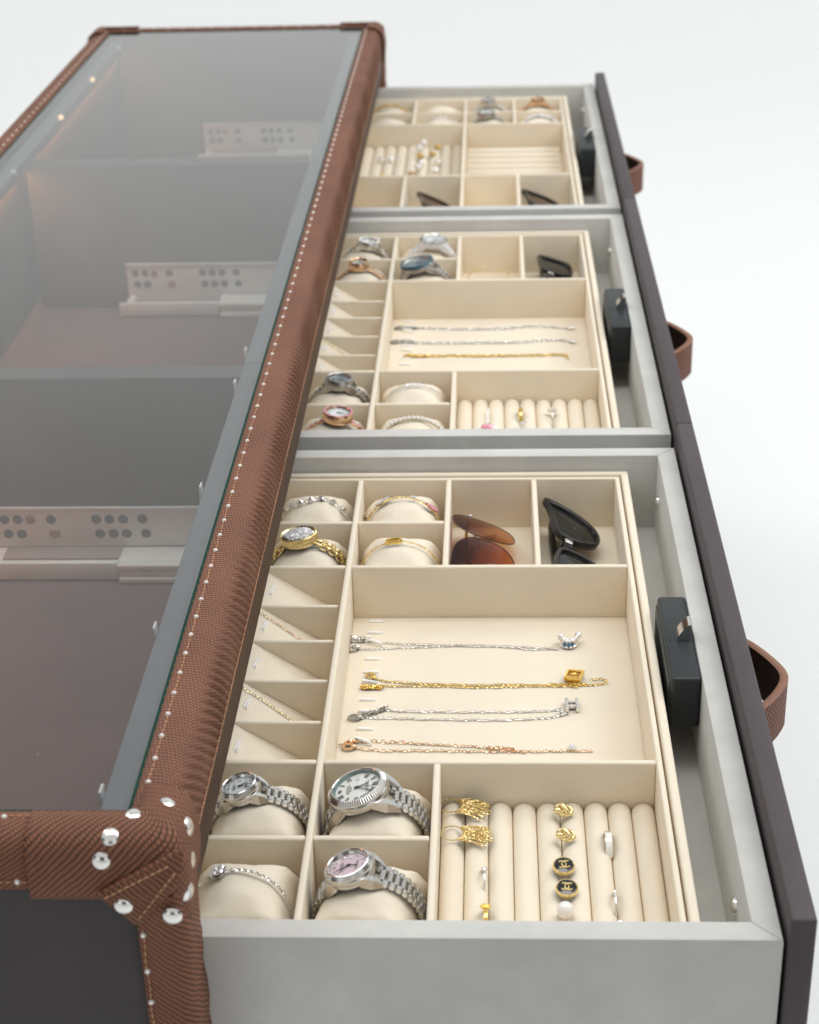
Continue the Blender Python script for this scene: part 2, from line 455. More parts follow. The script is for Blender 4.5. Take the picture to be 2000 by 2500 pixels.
# corner caps: a thicker leather patch folded round each top corner
def corner_cap(sx, sy, cx, cy, arm_x=.050, arm_y=.056, canvas='canvas'):
    """cx, cy = corner of the glass opening; sx, sy = outward directions"""
    P = []; UVs = []
    prof = [(o, z) for o, z in PROF if .005 < o and z > -.0395] + [(.0270, -.047), (.0268, -.053)]
    arc = [0]
    for a, b in zip(prof, prof[1:]): arc.append(arc[-1] + math.dist(a, b))
    n = 64
    for k in range(n + 1):
        row = []; ur = []
        for (o, z), a in zip(prof, arc):
            rc = max(.0012, min(.0080, o * .32)); h = o - rc; al = rc * pi / 2
            tot = arm_x + h + al + h + arm_y; s = tot * k / n
            if s < arm_x + h: px, py, f = -arm_x + s, o, 0.
            elif s < arm_x + h + al:
                q = (s - arm_x - h) / rc; px, py, f = h + rc * sin(q), h + rc * cos(q), q / (pi / 2)
            else: px, py, f = o, h - (s - arm_x - h - al), 1.
            th = .0013 + .0014 * f
            zz = z + (th if z > 0 else th * max(0, 1 + z / .012))
            lift = 0 if z > -.001 else th
            dx, dy = (0, lift) if f == 0 else (lift, 0) if f == 1 else (lift * sin(f * pi / 2), lift * cos(f * pi / 2))
            lim = -.0315 if f < .3 else -.0415 if (f >= 1 and py < -.004) else -.053
            zz = max(zz, lim)
            row.append((cx + sx * (px + dx), cy + sy * (py + dy), zz)); ur.append((s, a))
        P.append(row); UVs.append(ur)
    if sx * sy > 0: P.reverse(); UVs.reverse()
    g = G(); g.grid(P, uv=UVs)
    o = part(g, 'corner_cap', M[canvas], sharp=70)
    md = o.modifiers.new('thick', 'SOLIDIFY'); md.thickness = .0018; md.offset = -1
    return o
cap_ne = corner_cap(1, -1, GX1, GY0, arm_y=.016)
caps = [cap_ne, corner_cap(-1, -1, GX0, GY0), corner_cap(1, 1, GX1, GY1, .036, .030), corner_cap(-1, 1, GX0, GY1, .040, .030)]
# folded flap on the near face of the near corner, with its two rows of stitches
g = G()
fl = [(.1475, -.0265), (.1500, -.0250), (.1935, .0005), (.1950, -.004), (.1910, -.0195), (.1690, -.0462), (.1655, -.0462)]
ctr = (sum(p[0] for p in fl) / len(fl), sum(p[1] for p in fl) / len(fl))
Pf = []
for s_, dy in ((1.0, 0.), (1.0, -.0017), (.93, -.0025), (.5, -.0031), (.02, -.0034)):
    Pf.append([(ctr[0] + (x - ctr[0]) * s_, -.0325 + dy + (.0035 if z > -.006 else 0) * s_, ctr[1] + (z - ctr[1]) * s_) for x, z in fl])
g.grid(Pf, cv=True)
flap = part(g, 'corner_flap', M['canvas'], cap_ne, boxuv=True, sharp=50)
def line_st(a, b, parent):
    ln = math.dist(a, b)
    stitches(lambda t: tuple(a[i] + (b[i] - a[i]) * t / ln for i in range(3)), ln, parent=cap_ne, r=.0005)
line_st((.1525, -.0362, -.0275), (.1900, -.0362, -.0050), flap)
line_st((.1905, -.0362, -.0110), (.1675, -.0362, -.0430), flap)
# studs of the caps
M['stud'] = mat('stud_metal', (.90, .88, .86), .16, 1.)
def stud_g(r=.0053):
    g = G(); g.lathe([(.00001, r * .36), (r * .35, r * .335), (r * .65, r * .26), (r * .88, r * .12), (r, -.0004), (r * .98, -.001)], n=24); return g
stud0 = stud_g().build('stud', M['stud'], cap_ne)
used = [0]
def stud(p, nrm, cap=cap_ne):
    o = stud0 if not used[0] else stud0.copy()
    if used[0]: COL.objects.link(o); o.parent = cap
    used[0] = 1
    o.location = Vector(p) - Vector(CAB)
    o.rotation_euler = Vector(nrm).to_track_quat('Z', 'Y').to_euler()
for p, nrm in (((.1818, .0015, .0044), (.42, -.03, .9)), ((.1660, -.0090, .0052), (0, -.03, 1)), ((.1560, -.0225, .0022), (0, -.45, .9)),
               ((.1515, -.0296, -.0090), (0, -1, .12)), ((.1615, -.0352, -.0335), (0, -1, 0)), ((.1862, -.0350, -.0402), (0, -1, 0)),
               ((.1926, -.0030, -.0065), (1, -.12, .30)), ((.1936, -.0100, -.0235), (1, -.22, .05)), ((.1930, -.0222, -.0345), (1, -.5, 0))):
    stud(p, nrm)
for cap, sx, sy, cx, cy in ((caps[1], -1, -1, GX0, GY0), (caps[2], 1, 1, GX1, GY1), (caps[3], -1, 1, GX0, GY1)):
    for o, z, nx, nz in ((.014, .0052, 0, 1), (.0205, .0033, .4, .9)):
        stud((cx + sx * o, cy - sy * .004, z), (sx * nx, 0, nz), cap); stud((cx - sx * .012, cy + sy * o, z), (0, sy * nx, nz), cap)
    for z in (-.012, -.030, -.048): stud((cx + sx * .0305, cy + sy * .012, z), (sx, 0, 0), cap)
    for z in (-.012, -.030): stud((cx + sx * .006, cy + sy * .0305, z), (0, sy, 0), cap)

# body
g = G(); g.box(GX0 - .022, .172, -.0245, -.012, FZ + .02, -.018, .0015)
part(g, 'end_panel', M['charcoal'])
g = G(); g.box(GX0 - .022, .172, GY1 + .012, GY1 + .0245, FZ + .02, -.018, .0015)
part(g, 'end_panel', M['charcoal'])
g = G(); g.box(GX0 - .024, GX0 - .013, -.020, GY1 + .020, FZ + .02, -.018, .0015)
part(g, 'back_panel', M['charcoal'])
def edge_strip(yn, yf, sgn):
    g = G(); n = 60; P = []; UVs = []
    for i in range(n + 1):
        z = -.030 - (FZ * -1 - .05) * i / n
        w = .0007 * sin(z * 190) + .0005 * sin(z * 431 + 1)
        ring = []
        tp = min(1, i / 3)
        loop = [(.1655, yn + .004), (.1662, yn - .0052), (.172, yn - .0072), (.180, yn - .0076), (.1862, yn - .0068), (.1903 - .001 * (1 - tp), yn - .0045), (.1925 - .002 * (1 - tp), yn - .001), (.1932 - .003 * (1 - tp), yn + .006), (.1930 - .003 * (1 - tp), yn + .020), (.1920 - .003 * (1 - tp), yn + .034), (.1895, yn + .036), (.180, yn + .036)]
        acc = 0; q = []
        for k, (x, y) in enumerate(loop):
            if k: acc += math.dist(loop[k - 1], loop[k])
            yy = y if sgn > 0 else (2 * yn - y)
            ring.append((x + (w * tp if x > .188 else 0), yy, z)); q.append((acc, z))
        if sgn < 0: ring.reverse(); q.reverse()
        P.append(ring); UVs.append(q)
    g.grid(P, uv=UVs)
    return part(g, 'edge_strip', M['canvas'], sharp=60)
es = edge_strip(-.0245, 0, 1)
edge_strip(GY1 + .0245, 0, -1)
stitches(lambda t: (.1690 + .0004 * sin(t * 200), -.0316, -.052 - t), .25, parent=es, pitch=.0048, dash=.0034)
# front: brown leather rail above the drawers, grey lined inner rail, posts and the closed lower front
g = G(); g.box(.180, .1885, -.010, GY1 + .010, -.0695, -.036, .0012)
part(g, 'front_rail', M['brown_leather'])
g = G()
ym = [.0015, .650, 1.305, GY1 - .0015]
for a, b in zip(ym, ym[1:]): g.box(.1405, .1798, a + .0002, b - .0002, -.068, -.012, .0016)
part(g, 'inner_rail', M['rail_grey'])
g = G(); g.box(-.2222, -.2030, .0015, GY1 - .0015, -.026, -.012, .0012)
part(g, 'inner_rail', M['rail_grey'])
g = G(); g.box(.172, .1875, -.010, GY1 + .010, FZ + .02, -.205, .0015)
part(g, 'lower_front', M['charcoal'])
g = G(); g.box(-.2225, .1715, -.010, GY1 + .010, -.215, -.200)
part(g, 'bay_floor', M['lining_floor'])
g = G(); g.box(-.2235, -.2150, -.010, GY1 + .010, -.1998, -.0262)
part(g, 'back_lining', M['lining'])
g = G(); g.box(-.2148, .139, -.0115, -.002, -.1998, -.0075)
part(g, 'end_lining', M['lining'])
g = G(); g.box(-.2148, .139, GY1 + .001, GY1 + .0115, -.1998, -.0075)
part(g, 'end_lining', M['lining'])
for y in (.650, 1.305):
    g = G(); g.box(-.2025, .139, y - .0135, y + .0135, -.1998, -.0195, .0012); g.box(.1392, .172, y - .012, y + .012, -.1998, -.069)
    part(g, 'bay_divider', M['lining'])
# warm light strip under the back inner rail
for a, b in ((.02, .63), (.67, 1.285), (1.325, 1.93)):
    g = G(); g.box(-.2146, -.2075, a, b, -.0290, -.0264)
    part(g, 'light_strip', M['led'])
# little white glass rests on the inner rails
def rest(x, y):
    g = G(); g.box(x - .0009, x + .0009, y - .0045, y + .0045, -.0220, -.0075, .0007)
    part(g, 'glass_rest', M['white_plastic'])
for y in (.032, .205, .405, .600, .672, 1.29): rest(.1392, y)
def peg(y):
    g = G(); g.sphere((-.2018, y, -.0110), .0038, 12, 8); part(g, 'glass_rest', M['white_plastic'])
for y in (1.235, 1.885): peg(y)
M['rest_glow'] = glow('glowing_rest', (1., .66, .36), 1.5)  # no lamp: glow put on two rests that catch the strip's light
for y in (1.485, 1.690):
    g = G(); g.sphere((-.2010, y, -.0105), .0034, 12, 8); part(g, 'glowing_rest', M['rest_glow'])
g = G(); rd = random.Random(5)
for i in range(90):
    g.m = T((rd.uniform(GX0 + .01, GX1 - .01), rd.uniform(.02, .9), .00022)); r0 = rd.uniform(.00015, .00042)
    g.lathe([(.00001, r0 * .5), (r0, 0)], 6)
part(g, 'dust', mat('dust', (.7, .68, .66), .9), pn)['kind'] = 'stuff'
# drawer runners on the far wall of each bay
for yw in (.6362, 1.2912, GY1 + .0008):
    g = G(); xa, xb = -.094, .150
    g.mi = 0
    g.box(xa, xb, yw - .0022, yw - .0002, -.182, -.1425, .0005)
    g.box(xa, xb, yw - .0040, yw - .0004, -.1455, -.1420, .0012)
    g.box(xa + .002, xb, yw - .030, yw - .0024, -.1850, -.1822, .0006)
    g.box(xa - .006, .022, yw - .0345, yw - .0300, -.1985, -.1815, .0012)
    g.box(.0225, xb, yw - .0395, yw - .0300, -.1870, -.1812, .0010)
    g.box(.0235, xb, yw - .0375, yw - .0300, -.1930, -.1878, .0010)
    g.box(.0235, xb, yw - .0405, yw - .0300, -.1990, -.1936, .0010)
    rn = part(g, 'drawer_runner', M['zinc'])
    g = G()
    for x in (-.083, -.071, -.040 - .001, -.0, .012, .024, .0415, .128, .140):
        for z in (-.1545, -.1690):
            g.m = T((x + (.002 if z < -.16 else 0), yw - .00235, z)) @ RX(R(90)); g.disc(.0046, 0, 16)
    part(g, 'screw_hole', M['zinc_hole'], rn)
    g = G()
    for x, z in ((-.0595, -.1545), (-.0395, -.1690)):
        g.m = T((x, yw - .0024, z)) @ RX(R(90)); g.lathe([(.0046, 0), (.0040, .0010), (.0001, .0012)], 16)
    part(g, 'screw', M['copper'], rn)
    g = G(); g.box(-.082, .022, yw - .0275, yw - .0060, -.1818, -.1800, .0006)
    part(g, 'runner_pad', mat('runner_pad_resin', (.34, .27, .25), .6), rn)

# ------------------------------------------------------------------ drawers
DR = [(.0056, .6356), (.6626, 1.2924), (1.3175, 1.9425)]
PN = [(.0023, .6503), (.6513, 1.3045), (1.3055, 1.9440)]
DX0, DX1, DW = .150, .5098, .0155
for (a, b), (pa, pb), od in zip(DR, PN, (0, DY, 2 * .6565)):
    g = G(); zb = -.176
    # four mitred walls and a bottom
    def wall(p, q, r_, s_):
        """p-q outer top edge, r_-s_ inner top edge (xy); down to the bottom"""
        bm = bmesh.new()
        vs = [bm.verts.new((x, y, ZD)) for x, y in (p, q, s_, r_)] + [bm.verts.new((x, y, zb)) for x, y in (p, q, s_, r_)]
        for f in ((0, 1, 2, 3), (7, 6, 5, 4), (0, 4, 5, 1), (1, 5, 6, 2), (2, 6, 7, 3), (3, 7, 4, 0)): bm.faces.new([vs[i] for i in f])
        bmesh.ops.recalc_face_normals(bm, faces=bm.faces[:])
        ed = [e for e in bm.edges if all(abs(v.co.z - ZD) < 1e-6 for v in e.verts)]
        bmesh.ops.bevel(bm, geom=ed, offset=.0011, segments=2, profile=.5, affect='EDGES')
        bm.verts.index_update()
        g.add([v.co.copy() for v in bm.verts], [[v.index for v in f.verts] for f in bm.faces]); bm.free()
    o = [(DX0, a), (DX1, a), (DX1, b), (DX0, b)]
    i = [(DX0 + DW, a + DW), (DX1 - DW, a + DW), (DX1 - DW, b - DW), (DX0 + DW, b - DW)]
    for k in range(4): wall(o[k], o[(k + 1) % 4], i[k], i[(k + 1) % 4])
    g.box(DX0 + .002, DX1 - .002, a + .002, b - .002, -.168, -.158)
    dr = part(g, 'drawer', M['suede'])
    g = G(); g.box(.5121, .5266, pa, pb, -.240, -.0718, .0022, 3); g.box(DX1 + .0001, .5122, a + .02, b - .02, -.175, -.105)
    part(g, 'front_panel', M['plum'], dr)
    # lock case with a chrome latch
    y0 = .268 + od
    g = G(); g.box(.4735, DX1 - DW - .0002, y0, y0 + .1125, -.1290, ZD - .0004, .0026, 3)
    g.box(.4722, .4750, y0 + .004, y0 + .1085, -.1270, -.0935, .0008)
    g.box(.4765, .4775, y0 + .049, y0 + .063, ZD - .0004, ZD + .0001)
    part(g, 'lock_case', M['lockplastic'], dr)
    g = G(); pts = [(0, 0), (.0098, 0), (.0098, .0130), (.0085, .0128), (.0055, .0100), (.0022, .0052), (.0002, .0012)]
    g.m = Matrix(((1, 0, 0, .4815), (0, 0, 1, y0 + .0495), (0, 1, 0, ZD - .0006), (0, 0, 0, 1)))
    g.prism(pts, 0, .0125)
    part(g, 'latch', M['chrome'], dr, sharp=30)
    for yb in (.0745 + od, .5985 + od):
        g = G(); g.m = T((DX1 - DW, yb, -.1225)) @ RY(R(-90))
        g.lathe([(.00001, .0036), (.0025, .0034), (.0046, .0022), (.0056, .0006), (.0058, -.0004)], 20)
        part(g, 'bolt', M['chrome'], dr)
    # webbing pull: a flat strap bent into a loop
    yc = .3285 + od
    pl = [(.5268, yc + .063), (.5330, yc + .0625), (.5430, yc + .052), (.5535, yc + .034), (.5612, yc + .016), (.5622, yc + .004), (.5580, yc - .008), (.5500, yc - .022), (.5405, yc - .034), (.5320, yc - .042), (.5268, yc - .043)]
    # smooth it
    for _ in range(2):
        q = [pl[0]]
        for u, v in zip(pl, pl[1:]):
            q += [(u[0] * .75 + v[0] * .25, u[1] * .75 + v[1] * .25), (u[0] * .25 + v[0] * .75, u[1] * .25 + v[1] * .75)]
        pl = q + [pl[-1]]
    th, z0, z1 = .0058, -.1650, -.1290
    sec = []; arcl = 0; uvo = []
    for k, p in enumerate(pl):
        u, v = pl[max(k - 1, 0)], pl[min(k + 1, len(pl) - 1)]
        tx, ty = v[0] - u[0], v[1] - u[1]; l = math.hypot(tx, ty) or 1
        nx, ny_ = -ty / l, tx / l
        if k: arcl += math.dist(pl[k - 1], p)
        sec.append((p, (nx, ny_), arcl))
    rp = 9
    outer = [[(p[0] + n_[0] * th * .5, p[1] + n_[1] * th * .5, z0 + (z1 - z0) * j / rp) for j in range(rp + 1)] for p, n_, s_ in sec]
    inner = [[(p[0] - n_[0] * th * .5, p[1] - n_[1] * th * .5, z1 - (z1 - z0) * j / rp) for j in range(rp + 1)] for p, n_, s_ in sec]
    uo = [[(s_, (z1 - z0) * j / rp) for j in range(rp + 1)] for p, n_, s_ in sec]
    g = G(); g.mi = 0; g.grid(outer, uv=uo); g.mi = 1; g.grid(inner, uv=uo)
    g.mi = 2
    for zz, dz in ((z1, .0008), (z0, -.0008)):
        g.grid([[(p[0] + n_[0] * th * .52 * w, p[1] + n_[1] * th * .52 * w, zz + dz * (1 - w * w)) for w in ((1, .5, 0, -.5, -1) if zz == z1 else (-1, -.5, 0, .5, 1))] for p, n_, s_ in sec])
    # make outward orientation consistent: the pull is seen from both sides
    part(g, 'pull', [M['strap'], M['strap_in'], M['strap_edge']], dr, sharp=50)

# ------------------------------------------------------------------ trays
def tray(y0, y1, kind, label):
    loc = (.313, (y0 + y1) / 2, -.158)
    t = thing('jewellery_tray', label, 'tray', loc, group='cream velvet trays in the drawers')
    def P(g, name, m='velvet', **k): return g.build(name, M[m], t, off=loc, **k)
    x0, x1 = .157, .469
    ix0, ix1, iy0, iy1 = .1675, .4575, y0 + .0115, y1 - .0115
    g = G()
    for a in ((x0, x0 + .006, y0, y1), (x1 - .006, x1, y0, y1)): g.box(*a, -.1578, ZT, .0016, 3)
    for a in ((x0 + .0045, x1 - .0045, y0, y0 + .006), (x0 + .0045, x1 - .0045, y1 - .006, y1)): g.box(*a, -.1576, ZT - .0001, .0015, 3)
    P(g, 'tray_shell')
    g = G()
    for a in ((ix0 - .004, ix0, iy0 - .004, iy1 + .004), (ix1, ix1 + .004, iy0 - .004, iy1 + .004)): g.box(*a, -.1570, ZT - .0016, .0014, 3)
    for a in ((ix0 - .003, ix1 + .003, iy0 - .004, iy0), (ix0 - .003, ix1 + .003, iy1, iy1 + .004)): g.box(*a, -.1568, ZT - .0017, .0014, 3)
    P(g, 'tray_lining')
    g = G(); g.box(x0 + .004, x1 - .004, y0 + .004, y1 - .004, -.1565, ZF)
    P(g, 'tray_base')
    w = .0023
    def dx(x, a, b, dz=0):
        g = G(); g.box(x - w, x + w, a, b, -.1545, ZT - .0016 - dz, .0015, 3); P(g, 'divider')
    def dyv(y, a, b, dz=0, ww=w):
        g = G(); g.box(a, b, y - ww, y + ww, -.1543, ZT - .0022 - dz, .0014, 3); P(g, 'divider')
    A, B, D = .2405, .3160, .3885
    def slz(x): return -.1015 - .046 * (x - .1675) / .0702
    def rolls(xa, xb, ya, yb, n=9):
        p = (xb - xa) / n
        for i in range(n):
            x = xa + p * (i + .5); r = p * .497; k = 20
            Pp = []
            ln = [(ya, 1.), (yb - .004, 1.), (yb - .0018, .96), (yb - .0006, .82), (yb - .0001, .5), (yb, .02)]
            dzr = random.uniform(-.0005, .0005)
            for yy, s_ in ln:
                Pp.append([(x + r * s_ * cos(2 * pi * j / k), yy, -.1417 + dzr + .0078 * s_ * sin(2 * pi * j / k)) for j in range(k)])
            g = G(); g.grid(Pp, cv=True); P(g, 'ring_roll', sharp=80)
    if kind != 'far':
        r12, r23, m1, m3 = .4550 + y0 - .0225, .1940 + y0 - .0225, .5315 + y0 - .0225, .1160 + y0 - .0225
        dx(A, iy0, iy1); dx(B, r12, iy1, .0002); dx(B + .0005, iy0, r23, .0012); dx(D, r12, iy1, .0002)
        dyv(r12, ix0, A - w); dyv(r12, A + w, ix1)
        dyv(r23, ix0, A - w); dyv(r23, A + w, ix1)
        dyv(m1, ix0, A - w, .001); dyv(m1, A + w, B - w, .001); dyv(m3, ix0, A - w, .001); dyv(m3, A + w, B - w, .001)
        # slanted necklace pads in the left column
        ys = [r12] + [q + y0 - .0225 for q in (.4000, .3495, .2960, .2445)] + [r23]
        for q in ys[1:-1]: dyv(q, ix0, A - w - .0012, .0035, .0018)
        for a, b in zip(ys[1:], ys):
            g = G(); zl, zr = -.1015, -.1475
            g.add([(ix0, a + .002, zl), (A - .0028, a + .002, zr), (A - .0028, b - .002, zr), (ix0, b - .002, zl)], [(0, 1, 2, 3)])
            g.add([(ix0, a + .002, zl), (A - .0028, a + .002, zr), (A - .0028, a + .002, ZF), (ix0, a + .002, ZF)], [(3, 2, 1, 0)])
            P(g, 'slanted_pad')
            g = G(); yc = a + .52 * (b - a)
            for k in (-.0009, .0009):
                g.tube([(.1822 + k, yc - .0066, slz(.1822) + .0001), (.1824 + k, yc - .0058, slz(.1824) + .0014), (.1838 + k, yc + .0050, slz(.1838) + .0014), (.1840 + k, yc + .0060, slz(.184) + .0002)], .00070, 8)
            P(g, 'necklace_loop', 'white_plastic')
        rolls(B + .003, ix1, iy0, r23 - .0026)
        # loops sewn through the big pad
        for dyy, tilt in ((.4455, 0), (.4282, 0), (.4118, 1), (.3898, 0), (.3711, 0), (.3567, .4), (.3337, 0), (.3171, .3), (.2960, 0), (.2789, 1)):
            yy = dyy + y0 - .0225
            g = G(); h = .0015 + .0025 * tilt
            g.tube([(.2552, yy + .0024 * tilt, ZF + .0006), (.2562, yy + .0022 * tilt, ZF + h), (.2615, yy - .0002 * tilt, ZF + h), (.2665, yy - .0026 * tilt, ZF + h * .8), (.2680, yy - .0032 * tilt, ZF + .0004)], [.0008, .0011, .0012, .0010, .0005], 8)
            P(g, 'necklace_loop', 'white_plastic')
        g = G(); g.box(A + w + .0008, ix1 - .0008, r23 + .0030, r12 - .0030, ZF, ZF + .0006)
        P(g, 'necklace_pad')
    else:
        r12, r23, m1 = 1.779, 1.519, 1.8495
        dx(B, iy0, iy1)
        for q in (A, D): dx(q, r12, iy1, .0002); dx(q, iy0, r23, .0002)
        for a, b in ((ix0, B - w), (B + w, ix1)): dyv(r12, a, b); dyv(r23, a, b)
        for a, b in ((ix0, A - w), (A + w, B - w), (B + w, D - w), (D + w, ix1)): dyv(m1, a, b, .001)
        rolls(ix0, B - .0026, r23 + .0026, r12 - .0026)
        for i in range(9):
            yy = r23 + .016 + .0272 * i; k = 18; r = .0072
            Pp = [[(xx, yy + r * s_ * cos(2 * pi * j / k), -.1412 + r * s_ * sin(2 * pi * j / k)) for j in range(k)] for xx, s_ in ((B + .0035, .9), (B + .0045, 1), (ix1 - .0065, 1), (ix1 - .0055, .9))]
            g = G(); g.grid(Pp, cv=True); g.add(Pp[0], [tuple(range(k))]); g.add(Pp[-1], [tuple(reversed(range(k)))])
            P(g, 'ring_bar')
    return t
T3 = tray(.0225, .6180, 'near', 'cream velvet tray in the nearest drawer, with the silver dial watches and gold fringe earrings')
T2 = tray(.6795, 1.2745, 'mid', 'cream velvet tray in the middle drawer, with the blue watch and the pearl bracelet')
T1 = tray(1.3345, 1.9255, 'far', 'cream velvet tray in the farthest drawer, with a block of horizontal ring bars')

# ------------------------------------------------------------------ cushions
from mathutils import noise
EA, EB, EZ = .0318, .0303, -.1345      # ellipse that straps and bracelets follow, and its centre height
def cushion_mesh(seed, ax=.0312, ay=.0295):
    g = G(); n = 34
    def sgn(v): return -1 if v < 0 else 1
    for top in (1, -1):
        P = []
        for i in range(n + 1):
            row = []
            for j in range(n + 1):
                s = sin(pi / 2 * (2 * i / n - 1)); t = sin(pi / 2 * (2 * j / n - 1))
                x = ax * s * (1 + .10 * (t ** 4 - .35)); y = ay * t * (1 + .045 * (s * s - .5))
                b = .0290 if top > 0 else .0150
                w_ = max(0, min(1, (abs(t) - .30) / .60)); w_ = w_ * w_ * (3 - 2 * w_)
                be = .0225 if top > 0 else .0145
                z = ((1 - w_) * b * max(0, 1 - abs(s) ** 2.15) ** .52 + w_ * be * max(0, 1 - abs(s) ** 5) ** .5) * max(0, 1 - abs(t) ** 12) ** .5
                v = Vector((x * 60 + seed * 7, y * 60, seed))
                edge = max(abs(s), abs(t)) ** 4
                z += (noise.noise(v) * .0012 + noise.noise(v * 3.1) * .0024 * edge) * (1 - max(abs(s), abs(t)) ** 30)
                # creases running in from the corners
                dcor = (1 - abs(s)) + (1 - abs(t))
                z -= .0011 * math.exp(-((abs(s) - abs(t)) / .10) ** 2) * math.exp(-((dcor - .35) / .28) ** 2)
                row.append((x, y, z * top))
            P.append(row)
        if top < 0: P.reverse()
        g.grid(P)
    # welded seam
    o = g.build('cushion', M['cushion'], sharp=180)
    bm = bmesh.new(); bm.from_mesh(o.data); bmesh.ops.remove_doubles(bm, verts=bm.verts[:], dist=.00005); bm.to_mesh(o.data); bm.free()
    for p in o.data.polygons: p.use_smooth = True
    return o
cmesh = [cushion_mesh(k) for k in range(4)]
cfree = list(cmesh)
def cushion(x, y, label, rz=0., ry=0., sy=1., k=None, sx=1.):
    k = random.randrange(4) if k is None else k
    if cmesh[k] in cfree: o = cmesh[k]; cfree.remove(o)
    else: o = cmesh[k].copy(); COL.objects.link(o)
    o.location = (x, y, EZ); o.rotation_euler = (0, ry, rz + R(random.uniform(-3, 3))); o.scale = (sx, sy, random.uniform(.97, 1.0))
    tag(o, label, 'cushion', 'cream cushions in the tray cells')
    return o

# ------------------------------------------------------------------ watches
def ept(th, y=0., e=0.): return Vector(((EA + e) * sin(th), y, (EB + e) * cos(th)))
def hull(g, secs):
    P = [list(s) for s in secs]
    g.grid(P, cv=True); k = len(secs[0])
    g.add(secs[0], [tuple(range(k))]); g.add(secs[-1], [tuple(reversed(range(k)))])
def barrel(g, w, l, h, n=8):
    c = min(w * .12, .0003)
    P = [[(l / 2 * s_ * cos(2 * pi * j / n), y, h / 2 * s_ * sin(2 * pi * j / n)) for j in range(n)] for y, s_ in ((-w / 2, .82), (-w / 2 + c, 1), (w / 2 - c, 1), (w / 2, .82))]
    g.grid(P, cv=True); g.add(P[0], [tuple(range(n))]); g.add(P[-1], [tuple(reversed(range(n)))])
def link_frames(g, p, t, up=(0, 0, 1)):
    t = Vector(t).normalized(); y = Vector(up).cross(t)
    if y.length < 1e-4: y = Vector((0, 1, 0))
    y.normalize(); z = t.cross(y)
    return T(p) @ Matrix(((t.x, y.x, z.x, 0), (t.y, y.y, z.y, 0), (t.z, y.z, z.z, 0), (0, 0, 0, 1)))
def resample(path, pitch):
    P = [Vector(p) for p in path]; out = []; need = 0.
    for a, b in zip(P, P[1:]):
        d = (b - a).length; pos = need
        while pos <= d:
            out.append((a.lerp(b, pos / d if d else 0), (b - a).normalized())); pos += pitch
        need = pos - d
    return out
def chain(g, path, pitch, a, r, st=1.3, nu=10, nv=5, up=(0, 0, 1), jit=.25):
    m0 = g.m.copy()
    for i, (p, t) in enumerate(resample(path, pitch)):
        g.m = m0 @ link_frames(g, p, t, up) @ RX((pi / 2) * (i % 2) + pi / 4 + random.uniform(-jit, jit))
        g.torus(a, r, nu, nv, sx=st)
    g.m = m0
ROM = {1: 'I', 2: 'II', 4: 'IV', 5: 'V', 6: 'VI', 7: 'VII', 8: 'VIII', 9: 'IX', 10: 'X', 11: 'XI', 12: 'XII'}
